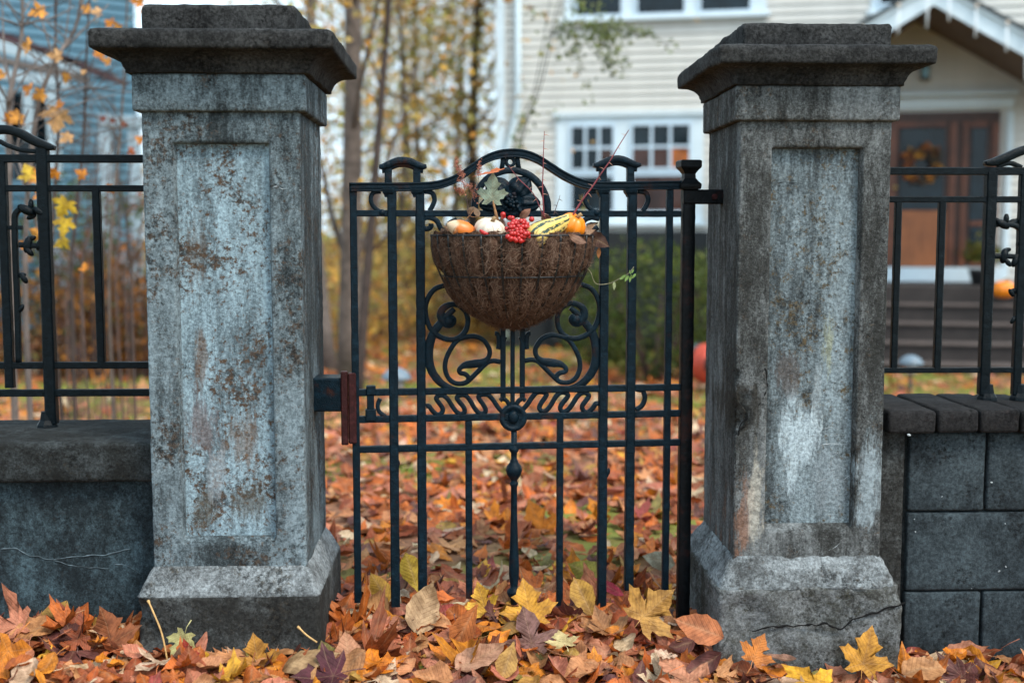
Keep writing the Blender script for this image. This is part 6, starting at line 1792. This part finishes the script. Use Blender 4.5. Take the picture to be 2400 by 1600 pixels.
# yellow understorey bushes
for i, (px, Y, rx, rz, lab) in enumerate(((790, 16, 0.9, 0.75, 'yellow bush beside the pale pillar'), (880, 18, 1.1, 0.8, 'yellow-brown bush behind the left gate bars'), (985, 21, 1.3, 0.9, 'golden bush behind the basket'), (1075, 20, 1.0, 0.9, 'pale gold bush near the house corner'), (1180, 17.5, 0.7, 0.7, 'low tan bush at the house corner'), (830, 24, 1.6, 1.3, 'tall orange bush far behind the gate'), (1010, 27, 1.8, 1.5, 'large gold bush far behind the gate'))):
    g_ = gp_(px, Y); shrub(g_, rx, rx * 0.8, rz, 1300, lab, YEL + [(0.45, 0.32, 0.18)], 'yellow_bush', (0.08, 0.14), 60 + i, 'bush', 'yellow bushes at the back of the lawn')
# far woodland that reads as one mass
r8 = np.random.default_rng(8)
def wf(r):
    x = r.uniform(-26, 22); y = r.uniform(38, 50); h = 4.2 + 2.8 * mnoise.noise(Vector((x * 0.25, 0, 2))); return (x, y, -0.5 + abs(r.normal(0, 0.5)) * h + r.uniform(0, 1))
hpw = foliage(9000, wf, (0.28, 0.5), YEL + GRN + [(0.2, 0.12, 0.06)], r8, 'woodland', None); tag(hpw, 'far yellow and brown woodland behind the garden', None, None, 'stuff')

# ---- slender vine tree in front of the house
vr = np.random.default_rng(77)
Yv = 10.0
vt = empty('climbing_shrub', gp_(1180, Yv)); tag(vt, 'slender bare-stemmed shrub with hanging green leaf clusters before the house wall', 'shrub')
v0 = Vector(vt.location)
dv_ = lambda x, y: onY(D(x), D(y), Yv) - v0
vm = plain('vine_bark', (0.075, 0.075, 0.06), 0.9, 0.3, 20)
for j, pts in enumerate(([(1175, 640), (1180, 480), (1192, 330), (1235, 200), (1262, 80), (1285, 0), (1310, -120)], [(1182, 640), (1185, 470), (1200, 320), (1245, 190), (1272, 70), (1300, -20), (1330, -140)], [(1170, 640), (1172, 450), (1185, 310), (1225, 210), (1250, 80), (1268, -30)], [(1262, 80), (1310, 72), (1360, 62), (1420, 70), (1480, 82), (1540, 100)])):
    m = MB(); c = catmull([tuple(dv_(*q)) for q in pts], 6); m.tube(c, [0.008 - 0.005 * i / len(c) for i in range(len(c))], 6); m.build('stem', vm, vt, True)
hp = LeafHeap()
for (cx, cy, sx, sy, n) in ((1330, 30, 30, 30, 120), (1350, 70, 45, 14, 170), (1410, 70, 30, 14, 110), (1310, 95, 22, 18, 60), (1390, 110, 22, 20, 90), (1405, 135, 14, 14, 60), (1310, 122, 14, 10, 40), (1370, 90, 20, 20, 70), (1480, 82, 22, 8, 40), (1545, 105, 8, 6, 12), (1415, 165, 10, 8, 20), (1335, 160, 12, 6, 12), (1190, 330, 8, 40, 40), (1215, 250, 14, 30, 30), (1350, 195, 10, 6, 8), (1345, 235, 14, 8, 8), (1240, 30, 10, 10, 14), (1275, 255, 10, 8, 8), (1430, 140, 10, 6, 14)):
    for _ in range(int(n * 0.8)):
        q = dv_(vr.normal(cx, sx), vr.normal(cy, sy)); P, T, uv, ve = shape_leaf('ovate', 0, vr.uniform(0.03, 0.055), vr, 0.4)
        P = P @ rotmat(vr.uniform(0, 6.3), vr.normal(0.8, 0.6), vr.normal(0, 0.6)).T + np.array([q.x, q.y + vr.normal(0, 0.12), q.z]); hp.add(P, T, uv, ve, vary([(0.06, 0.10, 0.02), (0.10, 0.15, 0.03), (0.16, 0.2, 0.05)][vr.choice(3)], vr, 0.3))
hp.build('foliage', vt)

# ================================================================ blue house on the left
BA = R(38)
BU = Vector((math.cos(BA), math.sin(BA), 0)); BN = Vector((-math.sin(BA), math.cos(BA), 0))
b0 = onY(-60, 700, 19.0); b0.z = -0.5
bh = empty('blue_house', tuple(b0), BA); tag(bh, 'blue clapboard house with white trim behind the saplings on the left', 'house')
def bq(px, py, off=0.0):
    p = onplane(px, py, b0 - BN * off, BN) - b0; return p.dot(BU), p.z
blue = plain('blue_siding_paint', (0.04, 0.14, 0.21), 0.6, 0.08, 3)
BWd, BHt = bq(322, 300)[0], 9.0
m = MB(); m.box((-2, 0.03, 0), (BWd, 6, BHt)); m.build('wall_core', blue, bh)
m = MB(); ex = 0.15
m.add([(-2, 0.02, 0), (BWd, 0.02, 0), (-2, -0.055, 0), (BWd, -0.055, 0), (-2, -0.004, ex + 0.012), (BWd, -0.004, ex + 0.012)], [(0, 2, 3, 1), (2, 4, 5, 3), (0, 1, 5, 4), (0, 4, 2), (1, 3, 5)])
b1 = m.build('siding_board', blue, bh, False, (0, 0, 0.6))
for k in range(1, int((BHt - 0.7) / ex)):
    b = b1.copy(); COL.objects.link(b); b.parent = bh; b.location = (0, 0, 0.6 + k * ex)
m = MB(); m.add([(-2.5, -0.5, BHt), (BWd + .5, -0.5, BHt), (BWd + .5, 6.5, BHt), (-2.5, 6.5, BHt), (-2.5, 3, BHt + 3), (BWd + .5, 3, BHt + 3)], [(0, 1, 5, 4), (2, 3, 4, 5), (0, 4, 3), (1, 2, 5), (0, 3, 2, 1)]); m.build('roof', plain('maroon_shingle', (0.06, 0.025, 0.03), 0.9, 0.3, 20), bh)
# side wing with a low maroon roof and white eave, nearer on the left
whiteB = plain('blue_grey_white_paint', (0.32, 0.41, 0.46), 0.5, 0.08, 3)  # even bluish-grey white for the porch wing
wg = empty('white_porch_wing', tuple(onY(-40, 700, 16.0) * 1.0)); wg.location.z = -0.5
tag(wg, 'white side porch with maroon roof edge in front of the blue house', 'porch')
w0 = Vector(wg.location); wq = lambda x, y, Y=16.0: onY(x, y, Y) - w0
mar = plain('maroon_roof_edge', (0.05, 0.022, 0.028), 0.8, 0.3, 10)
def strip(pa, pb, th, dep, name, mat):
    a, b = wq(*pa), wq(*pb)
    a = a + (a - b) * 0.6
    b = b + Vector((0, 1.5, 0)) * 0
    m = MB(); V = [a, b, b + Vector((0, 0, th)), a + Vector((0, 0, th))]; V += [v + Vector((0, dep, 0)) for v in V]
    m.add(V, [(0, 1, 2, 3), (4, 7, 6, 5), (0, 4, 5, 1), (1, 5, 6, 2), (2, 6, 7, 3), (3, 7, 4, 0)]); return m.build(name, mat, wg)
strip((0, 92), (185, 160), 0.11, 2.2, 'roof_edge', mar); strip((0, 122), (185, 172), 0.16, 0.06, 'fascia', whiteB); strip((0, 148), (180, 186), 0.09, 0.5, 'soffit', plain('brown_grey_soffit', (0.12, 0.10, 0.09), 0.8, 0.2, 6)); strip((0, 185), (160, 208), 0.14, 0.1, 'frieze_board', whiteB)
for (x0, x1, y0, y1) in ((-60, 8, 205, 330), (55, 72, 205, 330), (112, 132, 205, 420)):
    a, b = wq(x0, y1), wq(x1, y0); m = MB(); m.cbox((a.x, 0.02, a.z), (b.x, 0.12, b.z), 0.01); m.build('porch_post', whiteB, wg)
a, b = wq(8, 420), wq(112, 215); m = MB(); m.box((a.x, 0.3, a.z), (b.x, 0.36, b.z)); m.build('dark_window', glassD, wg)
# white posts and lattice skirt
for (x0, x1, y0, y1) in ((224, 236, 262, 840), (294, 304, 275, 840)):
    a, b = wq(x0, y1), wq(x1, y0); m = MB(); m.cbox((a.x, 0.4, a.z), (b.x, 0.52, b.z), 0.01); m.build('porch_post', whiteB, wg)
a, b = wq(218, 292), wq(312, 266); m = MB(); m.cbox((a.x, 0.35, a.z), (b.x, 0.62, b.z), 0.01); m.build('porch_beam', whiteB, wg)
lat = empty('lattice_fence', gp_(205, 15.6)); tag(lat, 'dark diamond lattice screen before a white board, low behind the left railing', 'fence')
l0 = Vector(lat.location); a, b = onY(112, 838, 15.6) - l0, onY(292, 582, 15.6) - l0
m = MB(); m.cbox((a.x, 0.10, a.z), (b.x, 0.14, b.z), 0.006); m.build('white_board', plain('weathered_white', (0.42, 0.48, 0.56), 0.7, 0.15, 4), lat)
dl = plain('dark_lattice', (0.03, 0.025, 0.022), 0.8, 0.3, 10)
n_l = 9; wd = b.x - a.x; ht = b.z - a.z
for i in range(-6, n_l + 1):
    for s in (1, -1):
        x0 = a.x + (i / n_l) * wd; x1 = x0 + ht * 0.62; z0, z1 = (a.z, b.z) if s > 0 else (b.z, a.z)
        # clip to the panel
        t0 = max(0.0, (a.x - x0) / (x1 - x0)); t1 = min(1.0, (b.x - x0) / (x1 - x0))
        if t1 - t0 < 0.08: continue
        P0 = Vector((x0 + (x1 - x0) * t0, 0.05 + 0.012 * s, z0 + (z1 - z0) * t0)); P1 = Vector((x0 + (x1 - x0) * t1, 0.05 + 0.012 * s, z0 + (z1 - z0) * t1))
        m = MB(); m.tube([P0, P1], 0.009, 4); m.build('slat', dl, lat)

# ================================================================ saplings behind the left railing
def sapling(base_px, Y, pts_px, r0, label, bark, twigs=(), leaves=(), seed=0):
    """pts in displayed pixels at distance Y"""
    r = np.random.default_rng(seed); P = [onY(D(x), D(y), Y) for x, y in pts_px]
    g0 = Vector((P[0].x, Y, float(gh(P[0].x, Y)) - 0.03)); root = empty('sapling', tuple(g0)); tag(root, label, 'sapling', 'young trees behind the left railing')
    P = [g0] + [p for p in P if p.z > g0.z + 0.1]
    c = catmull([tuple(p - g0 + Vector((0, r.normal(0, 0.03), 0))) for p in P], 6); n = len(c)
    m = MB(); m.tube(c, [r0 * (1 - 0.65 * i / n) for i in range(n)], 7); m.build('trunk', bark, root, True)
    for tw in twigs:
        Q = [onY(D(x), D(y), Y + 0.15 * i) - g0 for i, (x, y) in enumerate(tw)]
        cc = catmull([tuple(q) for q in Q], 5); m = MB(); m.tube(cc, [r0 * 0.4 * (1 - 0.7 * i / len(cc)) for i in range(len(cc))], 5); m.build('branch', bark, root, True)
    for _ in range(13):     # fine side twigs
        i = r.integers(n // 3, n - 1); q = Vector(c[i]); e = q + Vector((r.normal(0, .35), r.normal(0, .3), abs(r.normal(0.25, .2))))
        m = MB(); m.tube([q, (q + e) / 2 + Vector((0, 0, 0.03)), e], [r0 * .25, r0 * .18, r0 * .08], 4); m.build('twig', bark, root)
    for (x, y, s, col, roll) in leaves:
        q = onY(D(x), D(y), Y - 0.1) - g0; Pp, T, uv, ve = shape_leaf('maple', 1, s * 0.75, r, 0.5)
        Pp = Pp @ face_cam(roll, r.uniform(-.5, .5), r.uniform(-.6, .6)).T + np.array(list(q)); hp = LeafHeap(); hp.add(Pp, T, uv, ve, col); hp.build('leaf', root)
    return root
Yo, Og, Tn, Ye = (0.66, 0.30, 0.05), (0.60, 0.22, 0.02), (0.60, 0.36, 0.16), (0.58, 0.40, 0.03)
sapling(0, 6.2, [(20, 640), (18, 280), (30, 220), (45, 80), (48, -40)], 0.020, 'grey sapling at the far left edge', barkG, [[(30, 220), (10, 120), (5, -20)], [(45, 60), (80, 50), (130, 38), (170, 15)]], [(35, 272, .10, Yo, 2.4), (60, 105, .09, Yo, 1.5), (18, 270, .07, Og, .5), (3, 170, .07, Yo, 0.3)], 1)
sapling(0, 6.4, [(60, 640), (80, 300), (130, 160), (165, 60), (185, -40)], 0.017, 'grey-brown sapling slanting right above the railing crest', barkG, [[(130, 160), (100, 60), (70, -20)], [(150, 110), (200, 60), (250, 10)]], [(132, 275, .17, Tn, 2.9), (150, 318, .10, Tn, 2.4), (62, 205, .09, Og, 1.2), (88, 220, .10, Yo, 2.0), (135, 238, .085, Og, 0.4), (85, 30, .12, Yo, 1.9), (125, 128, .10, Tn, 1.6), (150, 180, .08, Yo, 2.7), (190, 165, .05, Tn, 1)], 2)
sapling(0, 6.8, [(130, 640), (132, 300), (130, 100), (133, -40)], 0.013, 'thin straight dark sapling left of the pale pillar', barkD, [[(132, 200), (180, 130), (230, 90)]], [(195, 20, .07, Yo, 1), (220, 27, .08, Tn, 1.6), (225, 125, .08, Og, 2), (245, 140, .06, Yo, 1.2)], 3)
sapling(0, 7.0, [(165, 640), (185, 330), (195, 150), (215, -40)], 0.013, 'dark sapling bending right near the pale pillar', barkD, [[(190, 240), (240, 180), (275, 130)]], [(250, 52, .08, Og, 1), (270, 60, .07, Yo, .4), (315, 5, .10, Og, 1.4), (332, 25, .07, Yo, 2)], 4)
sapling(0, 7.2, [(255, 640), (275, 330), (282, 200), (290, -40)], 0.012, 'thin brown sapling just left of the pale pillar', barkB, [[(275, 330), (240, 250), (200, 180)]], [(235, 272, .045, (0.25, 0.05, 0.03), 1), (258, 278, .045, (0.28, 0.06, 0.03), 2), (285, 285, .05, (0.35, 0.09, 0.04), .5), (320, 320, .07, Og, 1), (300, 350, .06, (0.5, .14, .05), 2)], 5)
sapling(0, 5.9, [(95, 640), (70, 420), (40, 340), (60, 250)], 0.010, 'slim sapling with bright yellow leaves behind the railing', barkG, [[(70, 420), (100, 400), (130, 470)], [(90, 600), (125, 520), (150, 480)]], [(65, 395, .11, Ye, .4), (85, 410, .10, Yo, 2), (90, 440, .10, Og, 1), (120, 400, .08, Og, 2.2), (145, 478, .13, Ye, 2.6), (148, 520, .12, Ye, 2.9), (140, 555, .11, Ye, 2.2), (82, 535, .09, Yo, 1), (55, 560, .07, Og, 1), (185, 398, .08, Og, 1), (250, 435, .06, Og, 2), (195, 612, .06, Og, .5)], 6)
rr_ = np.random.default_rng(91)
barkM = plain('thicket_bark', (0.085, 0.055, 0.045), 0.9, 0.4, 14)
brkcols = [(barkM, 'brown'), (barkD, 'dark'), (barkM, 'brown')]
ORD = ['first', 'second', 'third', 'fourth', 'fifth', 'sixth', 'seventh', 'eighth', 'ninth', 'tenth', 'eleventh', 'twelfth']
for i in range(12):
    x0 = 155 + i * 14 + rr_.uniform(-6, 6); lean_ = rr_.uniform(-40, 70); bk, nm = brkcols[i % 3]
    sapling(0, rr_.uniform(6.5, 9.5), [(x0, 650), (x0 + lean_ * 0.3, 520), (x0 + lean_ * 0.7, 400), (x0 + lean_, 260 + rr_.uniform(-60, 60))], rr_.uniform(0.005, 0.009), f'{nm} bare brush stem, {ORD[i]} from the left in the thicket beside the pale pillar', bk, [], [], 100 + i)
# brush foliage low in the thicket
for i, (px, Y, rx, rz, lab, cols) in enumerate(((250, 14.0, 0.65, 0.60, 'sparse brown bush low beside the pale pillar', [(0.10, 0.05, 0.03), (0.16, 0.07, 0.03), (0.5, 0.2, 0.03)]), (90, 13.5, 0.7, 0.55, 'brown twiggy bush behind the left railing', [(0.08, 0.04, 0.025), (0.14, 0.06, 0.03), (0.45, 0.2, 0.03)]), (300, 14.8, 0.6, 1.1, 'tall sparse green bush behind the pale pillar', GREENS + [(0.4, 0.12, 0.03)]), (170, 15.0, 0.6, 1.15, 'sparse dark green bush before the blue house', GREENS), (205, 13.0, 0.6, 0.55, 'brown-orange twiggy bush in the middle of the left thicket', [(0.12, 0.06, 0.035), (0.20, 0.09, 0.04), (0.55, 0.24, 0.04), (0.10, 0.09, 0.03)]), (330, 13.2, 0.5, 0.8, 'tall brown bush tight against the pale pillar', [(0.13, 0.07, 0.04), (0.2, 0.1, 0.05), (0.5, 0.2, 0.04)]), (130, 14.6, 0.8, 0.8, 'wide brown bush before the white porch', [(0.10, 0.06, 0.04), (0.16, 0.09, 0.05), (0.45, 0.2, 0.04), (0.07, 0.09, 0.03)]))):
    shrub(gp_(px, Y), rx, rx, rz, 800, lab, cols, 'thicket_bush', (0.06, 0.12), 130 + i, 'bush', 'bushes behind the left railing')
